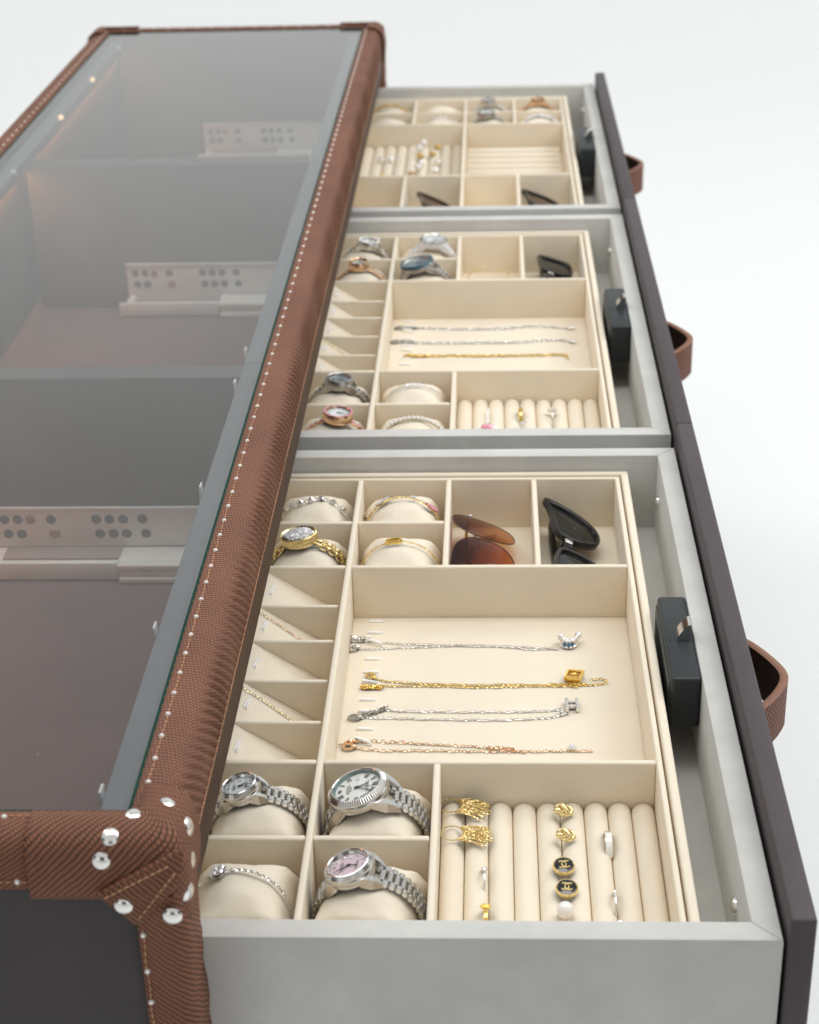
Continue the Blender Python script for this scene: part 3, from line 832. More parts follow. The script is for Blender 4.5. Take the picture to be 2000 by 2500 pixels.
def watch(label, x, y, roll, yaw, r, metal='steel', bezel='fluted', dial='dial_silver', strap='jubilee', marks='roman', W=None, hands=(215, 165), rim=None, crown=True, sc=1., oval=1., dz=0., group='watches on cushions'):
    w = thing('wristwatch', label, 'watch', (x, y, EZ + dz), (0, -R(roll), R(yaw)), group)
    W = W or r * 1.02
    h = EB + .0006
    def B(g, name, m, par=w, **k): return g.build(name, M[m] if isinstance(m, str) else m, par, **k)
    g = G(); g.m = T((0, 0, h)) @ SCL(1, oval, 1)
    g.lathe([(.0001, .0), (.90 * r, 0), (.985 * r, .0014), (1.0 * r, .0030), (.995 * r, .0055), (.95 * r, .0066), (.80 * r, .0068)], 40)
    g.m = T((0, 0, h))
    if strap in ('jubilee', 'ceramic', 'threelink'):
        for sx in (1, -1):
            for sy in (1, -1):
                secs = []
                for xx, yw in ((.45, .30), (.80, .28), (.95, .25), (1.08, .21), (1.20, .16)):
                    yc = sy * r * (.68 - .18 * max(0, xx - .8) / .4)
                    ze = EB * (sqrt(max(0, 1 - (min(xx * r, EA * .97) / EA) ** 2)) - 1)
                    z0, z1 = (.0004, .0054) if xx < .6 else (min(.0004, ze - .0006), ze + (.0070 if xx < .9 else .0058 if xx < 1 else .0046 if xx < 1.1 else .0026))
                    secs.append([(sx * xx * r, yc - yw * r * .6, z0), (sx * xx * r, yc + yw * r * .6, z0), (sx * xx * r, yc + yw * r * .5, z1), (sx * xx * r, yc - yw * r * .5, z1)])
                if sx * sy < 0: secs.reverse()
                hull(g, secs)
    B(g, 'case', metal)
    hb = h + .0066
    g = G(); g.m = T((0, 0, hb)) @ SCL(1, oval, 1)
    ri = .79 * r
    if bezel == 'fluted':
        n = 144; P = []
        for rr, z, k in ((ri, .0030, 0), (ri + .0004, .0034, 0), (.86 * r, .0031, .4), (.965 * r, .0008, 1), (.975 * r, -.0002, 1)):
            P.append([((rr + (.00028 * k if j % 2 else -.00028 * k)) * cos(2 * pi * j / n), (rr + (.00028 * k if j % 2 else -.00028 * k)) * sin(2 * pi * j / n), z + (.00022 * k if j % 2 else -.00022 * k)) for j in range(n)])
        P = [list(q) for q in zip(*P)]; g.grid(P, cu=True)
        B(g, 'bezel', 'nickel', sharp=12)
    elif bezel == 'smooth':
        g.lathe([(ri, .0026), (ri + .0006, .0031), (.88 * r, .0030), (.96 * r, .0012), (.98 * r, -.0004)], 40)
        B(g, 'bezel', metal)
    elif bezel in ('gems', 'pink', 'teal'):
        g.lathe([(ri, .0022), (.88 * r, .0026), (.97 * r, .0010), (.985 * r, -.0004)], 40)
        bz = B(g, 'bezel', {'gems': metal, 'pink': metal, 'teal': 'teal'}[bezel])
        g = G()
        for j in range(30):
            a = 2 * pi * j / 30
            g.m = T((.885 * r * cos(a), .885 * r * sin(a) * oval, hb + .0026)); g.gem((0, 0, 0), .085 * r, 6)
        B(g, 'bezel_stone', {'gems': 'crystal', 'pink': 'pink_stone', 'teal': 'teal'}[bezel], bz)
    elif bezel == 'coin':
        n = 120
        P = [[(rr + (.00016 if j % 2 else -.00016) * k) * cos(2 * pi * j / n) for j in range(n)] for rr, k in ((1, 0),)]
        P = []
        for rr, z, k in ((.86 * r, .0012, 0), (.93 * r, .0022, 0), (.985 * r, .0012, 1), (.99 * r, -.0040, 1)):
            P.append([((rr + (.0003 * k if j % 2 else -.0003 * k)) * cos(2 * pi * j / n), (rr + (.0003 * k if j % 2 else -.0003 * k)) * sin(2 * pi * j / n), z) for j in range(n)])
        P = [list(q) for q in zip(*P)]; g.grid(P, cu=True)
        B(g, 'bezel', metal, sharp=15)
    # dial
    if dial == 'pave':
        g = G(); g.m = T((0, 0, hb + .0008)) @ SCL(1, oval, 1); g.lathe([(.87 * r, 0), (.5 * r, .0012), (.0001, .0016)], 36)
        dl = B(g, 'dial', 'nickel')
        g = G(); k = 0
        step = .155 * r
        ii = int(r / step) + 1
        for a in range(-ii, ii + 1):
            for b in range(-ii, ii + 1):
                px, py = (a + .5 * (b % 2)) * step, b * step * .87
                q = math.hypot(px, py)
                if q < .80 * r:
                    g.m = T((px + random.uniform(-.008, .008) * r, py * oval, hb + .0012 + .0014 * (1 - (q / r) ** 2))) @ RX(random.uniform(-.35, .35)) @ RY(random.uniform(-.35, .35)); g.gem((0, 0, 0), .082 * r, 6)
        B(g, 'pave_stone', 'crystal', dl, sharp=8)
        return_crystal = False
    else:
        g = G(); g.m = T((0, 0, hb + .0004)) @ SCL(1, oval, 1); g.disc(.80 * r, 0, 40)
        dl = B(g, 'dial', dial)
        g = G(); g.m = T((0, 0, hb)) @ SCL(1, oval, 1); g.lathe([(.735 * r, .0005), (.79 * r, .0026)], 40)
        B(g, 'inner_ring', rim or metal, dl)
        g = G(); zz = hb + .0007
        def hourdir(hh): a = R(30 * hh); return Vector((-cos(a), sin(a) * oval, 0))
        for hh in range(1, 13):
            d = hourdir(hh); tz = T((0, 0, zz)) @ Matrix(((d.x, -d.y, 0, d.x * .60 * r), (d.y, d.x, 0, d.y * .60 * r), (0, 0, 1, 0), (0, 0, 0, 1)))
            if marks == 'roman' and hh not in (3, 12):
                s = ROM[hh]; wd = .075 * r; xs = -wd * (len(s) - 1) / 2
                for c in s:
                    for sl in {'I': (0,), 'V': (.24, -.24), 'X': (.32, -.32)}[c]:
                        g.m = tz @ T((0, xs + (sl * .05 * r if c == 'V' else 0) * 2, 0)) @ RZ(sl)
                        g.box(-.095 * r, .095 * r, -.021 * r, .021 * r, 0, .0002)
                    xs += wd * (1.25 if c != 'I' else 1.)
            elif marks == 'gems' and hh not in (3, 12):
                g.m = tz; g.gem((0, 0, .0003), .052 * r, 6)
            elif marks == 'bars':
                g.m = tz; g.box(-.08 * r, .08 * r, -.018 * r, .018 * r, 0, .0002)
        if marks == 'roman' or marks == 'gems':
            # five pointed emblem at twelve, the date lens sits at three
            d = hourdir(12)
            for k in range(5):
                a = R(-40 + 20 * k) + pi
                g.m = T((d.x * .50 * r, 0, zz)) @ RZ(a); g.box(.02 * r, .14 * r, -.012 * r, .012 * r, 0, .0002)
        for a in range(60):
            an = R(6 * a); g.m = T((0, 0, zz)) @ RZ(an); g.box(.705 * r, .73 * r, -.006 * r, .006 * r, 0, .0001)
        if g.V: B(g, 'hour_marker', 'crystal' if marks == 'gems' else 'ink_soft' if marks == 'roman' else 'ink', dl)
        if marks in ('roman', 'gems'):
            g = G()
            for k, (xx, ln) in enumerate(((-.33, .20), (-.27, .26), (-.21, .14), (.30, .24), (.36, .28))):
                g.m = T((xx * r, 0, zz)); g.box(-.014 * r, .014 * r, -ln * r, ln * r, 0, .00008)
            B(g, 'dial_print', 'ink_soft', dl)
        g = G()
        for an, ln, wd in ((hands[0], .58, .013), (hands[1], .38, .018), (hands[0] - 25, .62, .006)):
            a = R(an); d = Vector((-cos(a), sin(a), 0))
            g.m = T((0, 0, zz + .0004)) @ Matrix(((d.x, -d.y, 0, 0), (d.y, d.x, 0, 0), (0, 0, 1, 0), (0, 0, 0, 1)))
            g.box(-.10 * r, ln * r, -wd * r, wd * r, 0, .00025)
        g.m = T((0, 0, zz + .0002)); g.lathe([(.045 * r, 0), (.045 * r, .0007), (.0001, .0008)], 12)
        B(g, 'hand', 'ink', dl)
        g = G(); g.m = T((0, 0, hb + .0032)) @ SCL(1, oval, 1); g.disc(.79 * r, 0, 36)
        cr = B(g, 'watch_glass', 'wcrystal')
        if marks in ('roman', 'gems'):
            g = G(); g.m = T((0, .52 * r, zz)); g.box(-.07 * r, .07 * r, -.10 * r, .10 * r, 0, .0002)
            B(g, 'date_window', 'ceramic', dl)
            g = G(); g.m = T((0, .52 * r, hb + .0032)) @ SCL(1, .8, .5); g.lathe([(.19 * r, 0), (.17 * r, .0012), (.10 * r, .0022), (.0001, .0026)], 20)
            B(g, 'date_lens', 'wcrystal', cr)
    if crown:
        g = G(); g.m = T((0, r * oval + .0002, h + .0036)) @ RX(R(-90)); g.lathe([(.0001, .0030), (.0017, .0030), (.0021, .0024), (.0021, .0003), (.0010, 0)], 14)
        B(g, 'crown', metal)
    # strap
    th0 = (r * (1.02 if strap in ('jubilee', 'ceramic', 'threelink') else 1.02)) / .0325
    pitch = {'jubilee': .0046, 'threelink': .0052, 'ceramic': .0068, 'chain': .0040, 'gemlink': .0058, 'thin': .0032}[strap]
    for sd in (1, -1):
        g, g2 = G(), G()
        th = th0; k = 0
        while th < 1.95:
            tt = sd * th
            taper = 1 - .22 * min(1, (th - th0) / 1.2)
            ww = W * taper
            e = .0012
            g.m = T(ept(tt, 0, e)) @ RY(tt)
            dth = pitch / .0322
            if strap == 'jubilee':
                for yy in (.375, -.375):
                    g.m = T(ept(tt, yy * ww, e)) @ RY(tt); barrel(g, .25 * ww, pitch * .94, .0034)
                for yy in (-.165, 0, .165):
                    g.m = T(ept(tt + sd * dth * .5, yy * ww, e)) @ RY(tt + sd * dth * .5); barrel(g, .155 * ww, pitch * .80, .0030)
            elif strap == 'threelink':
                for yy in (.36, -.36):
                    g.m = T(ept(tt, yy * ww, e)) @ RY(tt); barrel(g, .27 * ww, pitch * .94, .0032)
                g.m = T(ept(tt + sd * dth * .5, 0, e)) @ RY(tt + sd * dth * .5); barrel(g, .44 * ww, pitch * .9, .0030)
            elif strap == 'ceramic':
                g.box(-pitch * .46, pitch * .46, -ww / 2, ww / 2, -.0014, .0018, .0008)
            elif strap == 'thin':
                barrel(g, ww, pitch * .92, .0024)
            elif strap == 'gemlink':
                g.box(-pitch * .44, pitch * .44, -ww / 2, ww / 2, -.0012, .0012, .0005)
                g2.m = T(ept(tt, 0, e + .0013)) @ RY(tt); g2.gem((0, 0, 0), pitch * .42, 6)
            elif strap == 'chain':
                for yy in (.27, -.27):
                    g.m = T(ept(tt, yy * ww, e)) @ RY(tt) @ RX(R(40) * (1 if k % 2 else -1)); g.torus(.0026, .00085, 14, 6, sx=1.15)
            th += dth; k += 1
        sp_ = B(g, 'strap', metal)
        if g2.V: B(g2, 'strap_stone', 'pink_stone' if bezel == 'pink' else 'crystal', sp_)
    if sc != 1.: w.scale = (sc,) * 3
    return w

# cell centres (x of the two cushion columns; y of the rows)
LX, MX = .2030, .2785
def cells(o): return dict(bb=.569 + o, bf=.4935 + o, nb=.1545 + o, nf=.0755 + o)
c3, c2 = cells(0), cells(DY)
CU = [
 (LX, c3['bb'], 'cream cushion under the silver bead bracelet in the nearest tray', 0, 0), (MX, c3['bb'], 'cream cushion under the gold bracelet with the pink leaf', 3, 1),
 (LX, c3['bf'], 'cream cushion under the gold watch with a crystal covered oval face', -2, 2), (MX, c3['bf'], 'cream cushion under the fine gold chain with an oval link', 2, 3),
 (LX, c3['nb'], 'cream cushion under the small watch with a white shell dial', 0, 1), (MX, c3['nb'], 'cream cushion under the large watch with roman numerals', -2, 2),
 (LX, c3['nf'], 'cream cushion under the silver bracelet with a crystal flower', 3, 3), (MX, c3['nf'], 'cream cushion under the pink dial watch, turned askew', -9, 0),
 (LX, c2['bb'], 'cream cushion under the silver watch with a gem bezel in the middle tray', 0, 2), (MX, c2['bb'], 'cream cushion under the white watch', 0, 1),
 (LX, c2['bf'], 'cream cushion under the small rose gold watch in the middle tray', 2, 3), (MX, c2['bf'], 'cream cushion under the big watch with a blue bezel', 0, 0),
 (LX, c2['nb'], 'cream cushion under the grey dial watch', 0, 1), (MX, c2['nb'], 'cream cushion under the silver bar bracelet', 4, 2),
 (LX, c2['nf'], 'cream cushion under the rose gold watch with a pink stone bezel', 0, 3), (MX, c2['nf'], 'cream cushion under the pearl bracelet', 0, 0),
]
for x, y, lb, rz, k in CU: cushion(x, y, lb, R(rz), k=k, sy=1.0 if y not in (c3['bf'], c2['bf']) else 1.0)
FXS = (.2030, .2785, .3523, .4240); YF, YB = 1.8125, 1.8815
for i, x in enumerate(FXS):
    cushion(x, YB, ('cream cushion under the gold bracelet at the back of the farthest tray', 'bare cream cushion at the very back of the farthest tray', 'cream cushion under the silver watch at the very back of the farthest tray', 'cream cushion under the rose gold bangle watch at the very back of the farthest tray')[i], k=i, sy=.98)
    cushion(x, YF, ('bare cream cushion in front of the one with the gold bracelet, farthest tray', 'cream cushion under the thin silver chain bracelet in the farthest tray', 'cream cushion under the silver watch with a domed glass in the farthest tray', 'cream cushion under the crystal bracelet in the farthest tray')[i], k=(i + 2) % 4, sy=.98)

watch('large steel watch with fluted bezel, silver dial and roman numerals', .2785, c3['nb'] + .002, 17, 0, .0200, 'steel', rim='rehaut', W=.0205)
watch('small steel watch with a white shell dial and stone hour marks', LX, c3['nb'] + .003, 15, 2, .0132, 'steel', dial='dial_mop', marks='gems', W=.0150, hands=(205, 150))
watch('steel watch with a pale pink dial on a tilted cushion', .2785, c3['nf'] + .003, 17, -6, .0155, 'steel', dial='dial_pink', marks='gems', W=.0170, hands=(330, 190))
watch('gold watch with an oval face covered in crystals and a chain strap', LX, c3['bf'], 8, 0, .0152, 'gold_pale', bezel='coin', dial='pave', strap='chain', W=.0120, crown=True, oval=.86)
watch('silver watch with a crystal bezel and round silver face', LX + .0035, c2['bb'], -6, 0, .0125, 'silver', bezel='gems', dial='dial_silver', marks='bars', strap='threelink', W=.0120)
watch('white ceramic watch with a ribbed silver bezel', .2835, c2['bb'], -4, 0, .0165, 'ceramic', bezel='fluted', dial='ceramic', strap='ceramic', marks='bars', W=.0185, dz=.001)
watch('small rose gold watch with a pale oval face', LX + .001, c2['bf'], 2, 0, .0120, 'rose', bezel='smooth', dial='dial_silver', strap='thin', marks='bars', W=.0080)
watch('large steel watch with a mottled blue bezel and face', .2775, c2['bf'], 13, 0, .0200, 'steel_dark', bezel='teal', dial='teal', strap='jubilee', marks='bars', W=.0200)
watch('steel watch with a plain grey mirror dial', LX + .002, c2['nb'], -2, 0, .0140, 'steel_dark', bezel='smooth', dial='dial_grey', strap='threelink', marks='none', W=.0110)
watch('rose gold watch with a bezel of pink stones', LX + .005, c2['nf'], -5, 0, .0142, 'rose', bezel='pink', dial='dial_mop', strap='gemlink', marks='bars', W=.0062)
watch('silver watch at the back of the farthest tray beside the rose gold bangle', FXS[2], YB, 4, 0, .0118, 'steel', bezel='smooth', dial='dial_grey', strap='threelink', marks='none', W=.0130)
watch('silver watch with a domed grey glass in the front row of the farthest tray', FXS[2] - .002, YF, 6, 0, .0138, 'steel_dark', bezel='smooth', dial='dial_silver', strap='thin', marks='none', W=.0140)
watch('rose gold bangle watch in the far corner of the farthest tray', FXS[3], YB, 0, 0, .0110, 'rose', bezel='smooth', dial='rose', strap='ceramic', marks='none', W=.0120, crown=False)

# ------------------------------------------------------------------ bracelets (ellipse round the cushion)
def brac(label, x, y, roll=0., yaw=0.):
    return thing('bracelet', label, 'bracelet', (x, y, EZ), (0, -R(roll), R(yaw)), 'bracelets on cushions')
def earc(t0, t1, n=60, y=0., e=.0010): return [ept(t0 + (t1 - t0) * i / n, y(t0 + (t1 - t0) * i / n) if callable(y) else y, e) for i in range(n + 1)]
b = brac('silver bracelet of faceted beads in the back corner cell of the nearest tray', LX, c3['bb'], 0, 5)
g = G(); chain(g, earc(-1.8, 1.8, y=lambda t: .002 * sin(5 * t)), .0024, .0009, .00034, up=(0, 1, 0)); g.build('chain', M['silver'], b)
g = G()
for i, t in enumerate([-1.25, -.9, -.6, -.33, -.06, .22, .52, .82, 1.12]):
    p = ept(t, .002 * sin(5 * t), .0020); g.m = T(p) @ RY(t) @ RZ(i); g.gem((0, 0, 0), .0030 if i % 2 else .0023, 6)
    g.m = T(p) @ RY(t) @ RX(pi); g.gem((0, 0, 0), .0026, 6)
g.build('bead', M['steel'], b, sharp=10)
b = brac('gold bracelet with crystal and pink leaf links', MX, c3['bb'], 0, -3)
g = G(); chain(g, earc(-1.8, 1.8, y=lambda t: .003 - .004 * t * t), .0030, .0010, .00036, up=(0, 1, 0)); g.build('chain', M['gold'], b)
for t, m_ in ((-.52, 'crystal'), (.78, 'pink_stone'), (.25, 'crystal'), (-1.05, 'crystal')):
    big = abs(t) in (.52, .78)
    g = G(); ln = .0072 if big else .0026
    g.m = T(ept(t, .003 - .004 * t * t, .0028)) @ RY(t) @ RZ(.3)
    for k in range(7 if big else 2):
        for sd in (-1, 0, 1):
            u = (k / 6 - .5) * 2 if big else (k - .5)
            g.gem((u * ln, sd * .0017 * sqrt(max(0, 1 - u * u)) * (1 if big else .5), 0), .00125, 6)
    lf = g.build('leaf_link', M[m_], b, sharp=10)
    g = G(); g.m = T(ept(t, .003 - .004 * t * t, .0018)) @ RY(t) @ RZ(.3) @ SCL(1, .42, .10); g.sphere((0, 0, 0), ln * 1.08, 16, 8); g.build('setting', M['gold'], lf)
b = brac('fine gold chain bracelet with one oval link', MX, c3['bf'], 8, 0)
g = G(); chain(g, earc(-1.9, -.20), .0022, .00072, .00028, up=(0, 1, 0), st=1.5); chain(g, earc(.20, 1.9), .0022, .00072, .00028, up=(0, 1, 0), st=1.5); g.build('chain', M['gold'], b)
g = G(); g.m = T(ept(-.0, 0, .0016))
Pp = [(.0036 * (1 if abs(a) < pi / 2 else -1) + .0026 * cos(a), .0026 * sin(a), 0) for a in [(-pi + 2 * pi * k / 24) for k in range(24)]]
g.tube(Pp, .0010, 6, closed=True, flat=(1, 1.7)); g.tube([(0, -.0024, 0), (0, .0024, 0)], .0006, 6); g.build('oval_link', M['gold'], b)
b = brac('silver box chain bracelet with a four stone crystal flower', LX, c3['nf'] + .002, 0, -4)
g = G(); chain(g, earc(-1.9, 1.9, y=lambda t: .004 - .006 * max(0, t) ** 1.6), .0019, .0008, .00042, st=1.05, up=(0, 1, 0)); g.build('chain', M['silver'], b)
g = G()
for k in range(4):
    a = R(45 + 90 * k); g.m = T(ept(-.45, .004, .0030)) @ RY(-.45); g.gem((.0030 * cos(a), .0030 * sin(a), 0), .0030, 8)
fl_ = g.build('flower', M['crystal'], b, sharp=8)
g = G(); g.m = T(ept(-.45, .004, .0018)) @ RY(-.45)
for k in range(4):
    a = R(45 + 90 * k); g.m = T(ept(-.45, .004, .0016)) @ RY(-.45) @ T((.0030 * cos(a), .0030 * sin(a), 0)); g.lathe([(.0034, .0004), (.0030, -.0006), (.001, -.0008)], 12)
g.build('setting', M['silver'], fl_)
b = brac('silver bracelet with a small crystal bar on a fine chain', MX, c2['nb'], 0, 0)
g = G(); chain(g, earc(-1.8, 1.8), .0018, .0006, .00026, up=(0, 1, 0)); g.build('chain', M['steel_dark'], b)
g = G()
for k in range(8):
    t = -.22 + .06 * k; g.m = T(ept(t, .0008 * (k % 2), .0022)) @ RY(t); g.gem((0, 0, 0), .0016, 6); g.box(-.0011, .0011, -.0014, .0014, -.0012, 0)
g.build('bar', M['crystal'], b, sharp=10)
b = brac('white pearl bracelet on a front cushion of the middle tray', MX + .002, c2['nf'], 0, 0)
g = G()
for k in range(27):
    t = -1.6 + 3.2 * k / 26; g.sphere(ept(t, 0, .0024), .00195, 12, 8)
g.build('pearl', M['pearl'], b, sharp=180)
g = G(); g.tube(earc(-1.7, 1.7, e=.0006), .0009, 6); g.build('cord', M['gold_pale'], b)
b = brac('gold bracelet at the back of the farthest tray', FXS[0], YB, 0, 0)
g = G(); chain(g, earc(-1.6, 1.6, e=.002), .0028, .0016, .0007, up=(0, 1, 0)); g.build('chain', M['gold'], b)
b = brac('thin silver chain bracelet on a front cushion of the farthest tray', FXS[1], YF, 0, 0)
g = G(); chain(g, earc(-1.6, 1.6), .0018, .0009, .0004, up=(0, 1, 0)); g.build('chain', M['silver'], b)
b = brac('wide crystal bracelet in the front row of the farthest tray', FXS[3] + .002, YF, 0, 0)
g = G()
for k in range(30):
    t = -1.5 + 3.0 * k / 29
    for yy in (-.002, .002):
        g.m = T(ept(t, yy, .0020)) @ RY(t); g.gem((0, 0, 0), .0021, 6)
g.build('crystal_row', M['crystal'], b, sharp=10)
g = G(); g.tube(earc(-1.6, 1.6, e=.0006), .0014, 6, flat=(2, .6)); g.build('band', M['silver'], b)

# ------------------------------------------------------------------ necklaces on the pads
ZC = ZF + .0016
def neck(label, pts, m='silver'):
    p = pts[len(pts) // 2]
    return thing('necklace', label, 'necklace', (p[0], p[1], ZF + .0006), group='necklaces on the pads')
def Bn(g, n, m, par, root): return g.build(n, M[m], par, off=root.location)
def smooth(pts, it=2):
    P = [tuple(p) for p in pts]
    for _ in range(it):
        q = [P[0]]
        for u, v in zip(P, P[1:]):
            q += [tuple(a * .75 + c * .25 for a, c in zip(u, v)), tuple(a * .25 + c * .75 for a, c in zip(u, v))]
        P = q + [P[-1]]
    return P
def flatpath(xy, z=ZC):
    P = smooth([(x, y, z) for x, y in xy], 3); ph = random.uniform(0, 9)
    return [(x + .0002 * sin(x * 1900 + ph), y + .00035 * sin(x * 420 + ph) + .00022 * sin(x * 1130 + 2 * ph), zz) for x, y, zz in P]
def clump(x, y, w, h, n=5):
    """a crumpled end of chain"""
    return flatpath([(x + random.uniform(-w, w), y + random.uniform(-h, h)) for _ in range(n * 2)])
def clasp(g, x, y, ang, s=1.):
    m0 = g.m.copy(); g.m = T((x, y, ZC + .0008)) @ RZ(ang)
    g.torus(.0026 * s, .0008 * s, 18, 6, sx=1.35, a0=.5, a1=6.0); g.m = g.m @ SCL(1, .6, .6)
    g.sphere((.0028 * s, 0, 0), .0024 * s, 10, 6); g.m = m0

up = [(.2419, .4141), (.2500, .4150), (.2578, .4160), (.2655, .4127), (.3052, .4098), (.3344, .4077), (.3780, .4068), (.3910, .4050), (.4025, .4030)]
lo = [(.2440, .4035), (.2500, .4030), (.3053, .4070), (.3344, .4097), (.3635, .4068), (.3852, .4018), (.3925, .4040), (.4025, .4035)]
n1 = neck('silver necklace with a curved crystal and blue stone pendant, nearest tray', up)
g = G(); chain(g, flatpath(up), .0017, .00062, .00024); chain(g, flatpath(lo), .0017, .00062, .00024); Bn(g, 'chain', 'silver', n1, n1)
g = G()
for k in range(16): g.m = T((.2425 + .0010 * k + random.uniform(-.0004, .0004), .4165 + .0016 * sin(k * 1.9), ZC + .001)) @ RZ(k) @ RX(k * .7); g.torus(.0016, .0005, 10, 5)
g.m = Matrix.Identity(4); clasp(g, .2465, .4035, .5, 1.1); Bn(g, 'clasp', 'silver', n1, n1)
cen = [(.4045, .4085), (.4065, .4045), (.4110, .4030), (.4155, .4050), (.4180, .4105)]
cs = smooth([(x, y, ZC + .0008) for x, y in cen], 2)
ct = [(x + .0002, y + .0030, ZC + .0050 + .0016 * ((x - .4112) / .007) ** 2) for x, y, z in cs]
g = G(); g.tube(cs, .0008, 8); g.tube(ct, .0017, 10)
for i in range(0, len(cs) - 2, 2): g.tube([cs[i], ct[i + 2]], .00045, 6); g.tube([cs[i + 2], ct[i]], .00045, 6)
g.sphere((.4048, .4125, ZC + .0048), .0026, 12, 8); g.sphere((.4183, .4140, ZC + .0056), .0028, 12, 8)
pd = Bn(g, 'pendant', 'silver', n1, n1)
g = G(); rg = random.Random(3)
for p in ct:
    for k in range(5):
        an = R(20 + 35 * k); g.m = T((p[0] + rg.uniform(-.0004, .0004), p[1] + .0017 * cos(an), p[2] + .0017 * sin(an))) @ RX(an - pi / 2) @ RY(rg.uniform(-.4, .4)); g.gem((0, 0, 0), .00075, 6)
for c_, rr in (((.4048, .4125, ZC + .0048), .0026), ((.4183, .4140, ZC + .0056), .0028)):
    for k in range(26):
        d = Vector((rg.uniform(-1, 1), rg.uniform(-1, .6), rg.uniform(-.1, 1))).normalized(); g.m = T(Vector(c_) + d * rr) @ d.to_track_quat('Z', 'Y').to_matrix().to_4x4(); g.gem((0, 0, 0), .00075, 6)
Bn(g, 'pave_stone', 'crystal', pd, n1)
g = G()
for x, y, z in ((.4075, .4050, .0030), (.4105, .4040, .0030), (.4135, .4048, .0032), (.4110, .4078, .0040), (.4150, .4085, .0046)): g.m = T((x, y, ZC + z)) @ RX(R(35)); g.gem((0, 0, 0), .0015, 8)
Bn(g, 'blue_stone', 'blue_stone', pd, n1)

up = [(.2620, .3640), (.2660, .3601), (.2842, .3561), (.3349, .3526), (.3630, .3538), (.3910, .3524), (.4119, .3524), (.4260, .3530), (.4365, .3550), (.4370, .3585), (.4334, .3612), (.4249, .3600)]
lo = [(.2560, .3484), (.2674, .3523), (.2731, .3515), (.3068, .3519), (.3448, .3492), (.3770, .3518), (.4049, .3516), (.4160, .3500)]
n2 = neck('gold necklace with a square framed brown stone pendant', up)
g = G(); chain(g, flatpath(up), .0018, .00078, .00032, st=1.15); chain(g, flatpath(lo), .0018, .00078, .00032, st=1.15)
chain(g, flatpath([(.3960, .3545), (.4060, .3535), (.4150, .3560), (.4230, .3545), (.4190, .3520), (.4100, .3540)]), .0018, .00078, .00032, st=1.15); Bn(g, 'chain', 'gold', n2, n2)
g = G()
for k in range(26): g.m = T((.2560 + .0006 * k + random.uniform(-.0005, .0005), .3488 + .0011 * sin(k * 2.3), ZC + .0009)) @ RZ(k) @ RX(k * .7); g.torus(.0012, .0005, 9, 5)
g.m = Matrix.Identity(4); clasp(g, .2618, .3645, -.8, 1.1); Bn(g, 'clasp', 'gold', n2, n2)
g = G(); fr = T((.4128, .3612, ZC + .0030)) @ RZ(-.14) @ Matrix(((1, .18, 0, 0), (0, 1, 0, 0), (0, 0, 1, 0), (0, 0, 0, 1)))
g.m = fr
for a in ((-.0063, -.0044, -.0056, .0056), (.0044, .0063, -.0056, .0056), (-.0045, .0045, -.0056, -.0040), (-.0045, .0045, .0040, .0056)): g.box(*a, -.0024, .0014, .0005)
for k in range(7):
    for q in (-1, 1):
        g.sphere((-.0054 + .0018 * k, q * .0050, .0014), .0009, 8, 5); g.sphere((q * .0055, -.0046 + .0015 * k, .0014), .0009, 8, 5)
g.sphere((0, 0, .0010), .0013, 10, 6)
for k in range(6): g.sphere((.0016 * cos(k * pi / 3), .0016 * sin(k * pi / 3), .0009), .0008, 8, 5)
pd = Bn(g, 'pendant', 'gold', n2, n2)
g = G(); g.m = fr; g.box(-.0046, .0046, -.0042, .0042, -.0010, .0003); Bn(g, 'inlay', 'amber', pd, n2)

up = [(.2726, .3215), (.2796, .3183), (.3078, .3176), (.3490, .3174), (.3763, .3174), (.4010, .3200)]
lo = [(.2560, .3097), (.2671, .3098), (.2945, .3086), (.3354, .3069), (.3626, .3069), (.3900, .3095), (.4034, .3128)]
n3 = neck('silver necklace with a crystal letter H pendant', up)
g = G(); chain(g, flatpath(up), .0023, .00080, .00027, jit=.5, st=1.4); chain(g, flatpath(lo), .0023, .00080, .00027, jit=.5, st=1.4)
chain(g, flatpath([(.4010, .3200), (.4030, .3175), (.4000, .3160), (.4040, .3140), (.4010, .3128), (.4060, .3150)]), .0016, .001, .0004); Bn(g, 'chain', 'silver', n3, n3)
g = G()
for k in range(18): g.m = T((.2590 + .0010 * k, .3110 + .0006 * k + random.uniform(-.001, .001), ZC + .0009)) @ RZ(k) @ RX(k * .8); g.torus(.0014, .0005, 9, 5)
g.m = Matrix.Identity(4); clasp(g, .2535, .3092, 0., 1.15); g.box(.2715, .2770, .3195, .3212, ZC, ZC + .0012, .0005); Bn(g, 'clasp', 'steel_dark', n3, n3)
g = G(); g.m = T((.4097, .3238, ZC + .0022)) @ RZ(.02)
for q in (-.0037, .0037): g.box(q - .0011, q + .0011, -.0066, .0066, -.0024, .0016, .0004)
for q in (-.0019, .0019): g.box(-.0027, .0027, q - .0010, q + .0010, -.0020, .0012, .0003)
pd = Bn(g, 'pendant', 'silver', n3, n3)
g = G(); g.m = T((.4097, .3238, ZC + .0040)) @ RZ(.02)
for q in (-.0037, .0037):
    for k in range(8): g.gem((q, -.0058 + .00165 * k, 0), .00075, 6)
Bn(g, 'pave_stone', 'crystal', pd, n3)

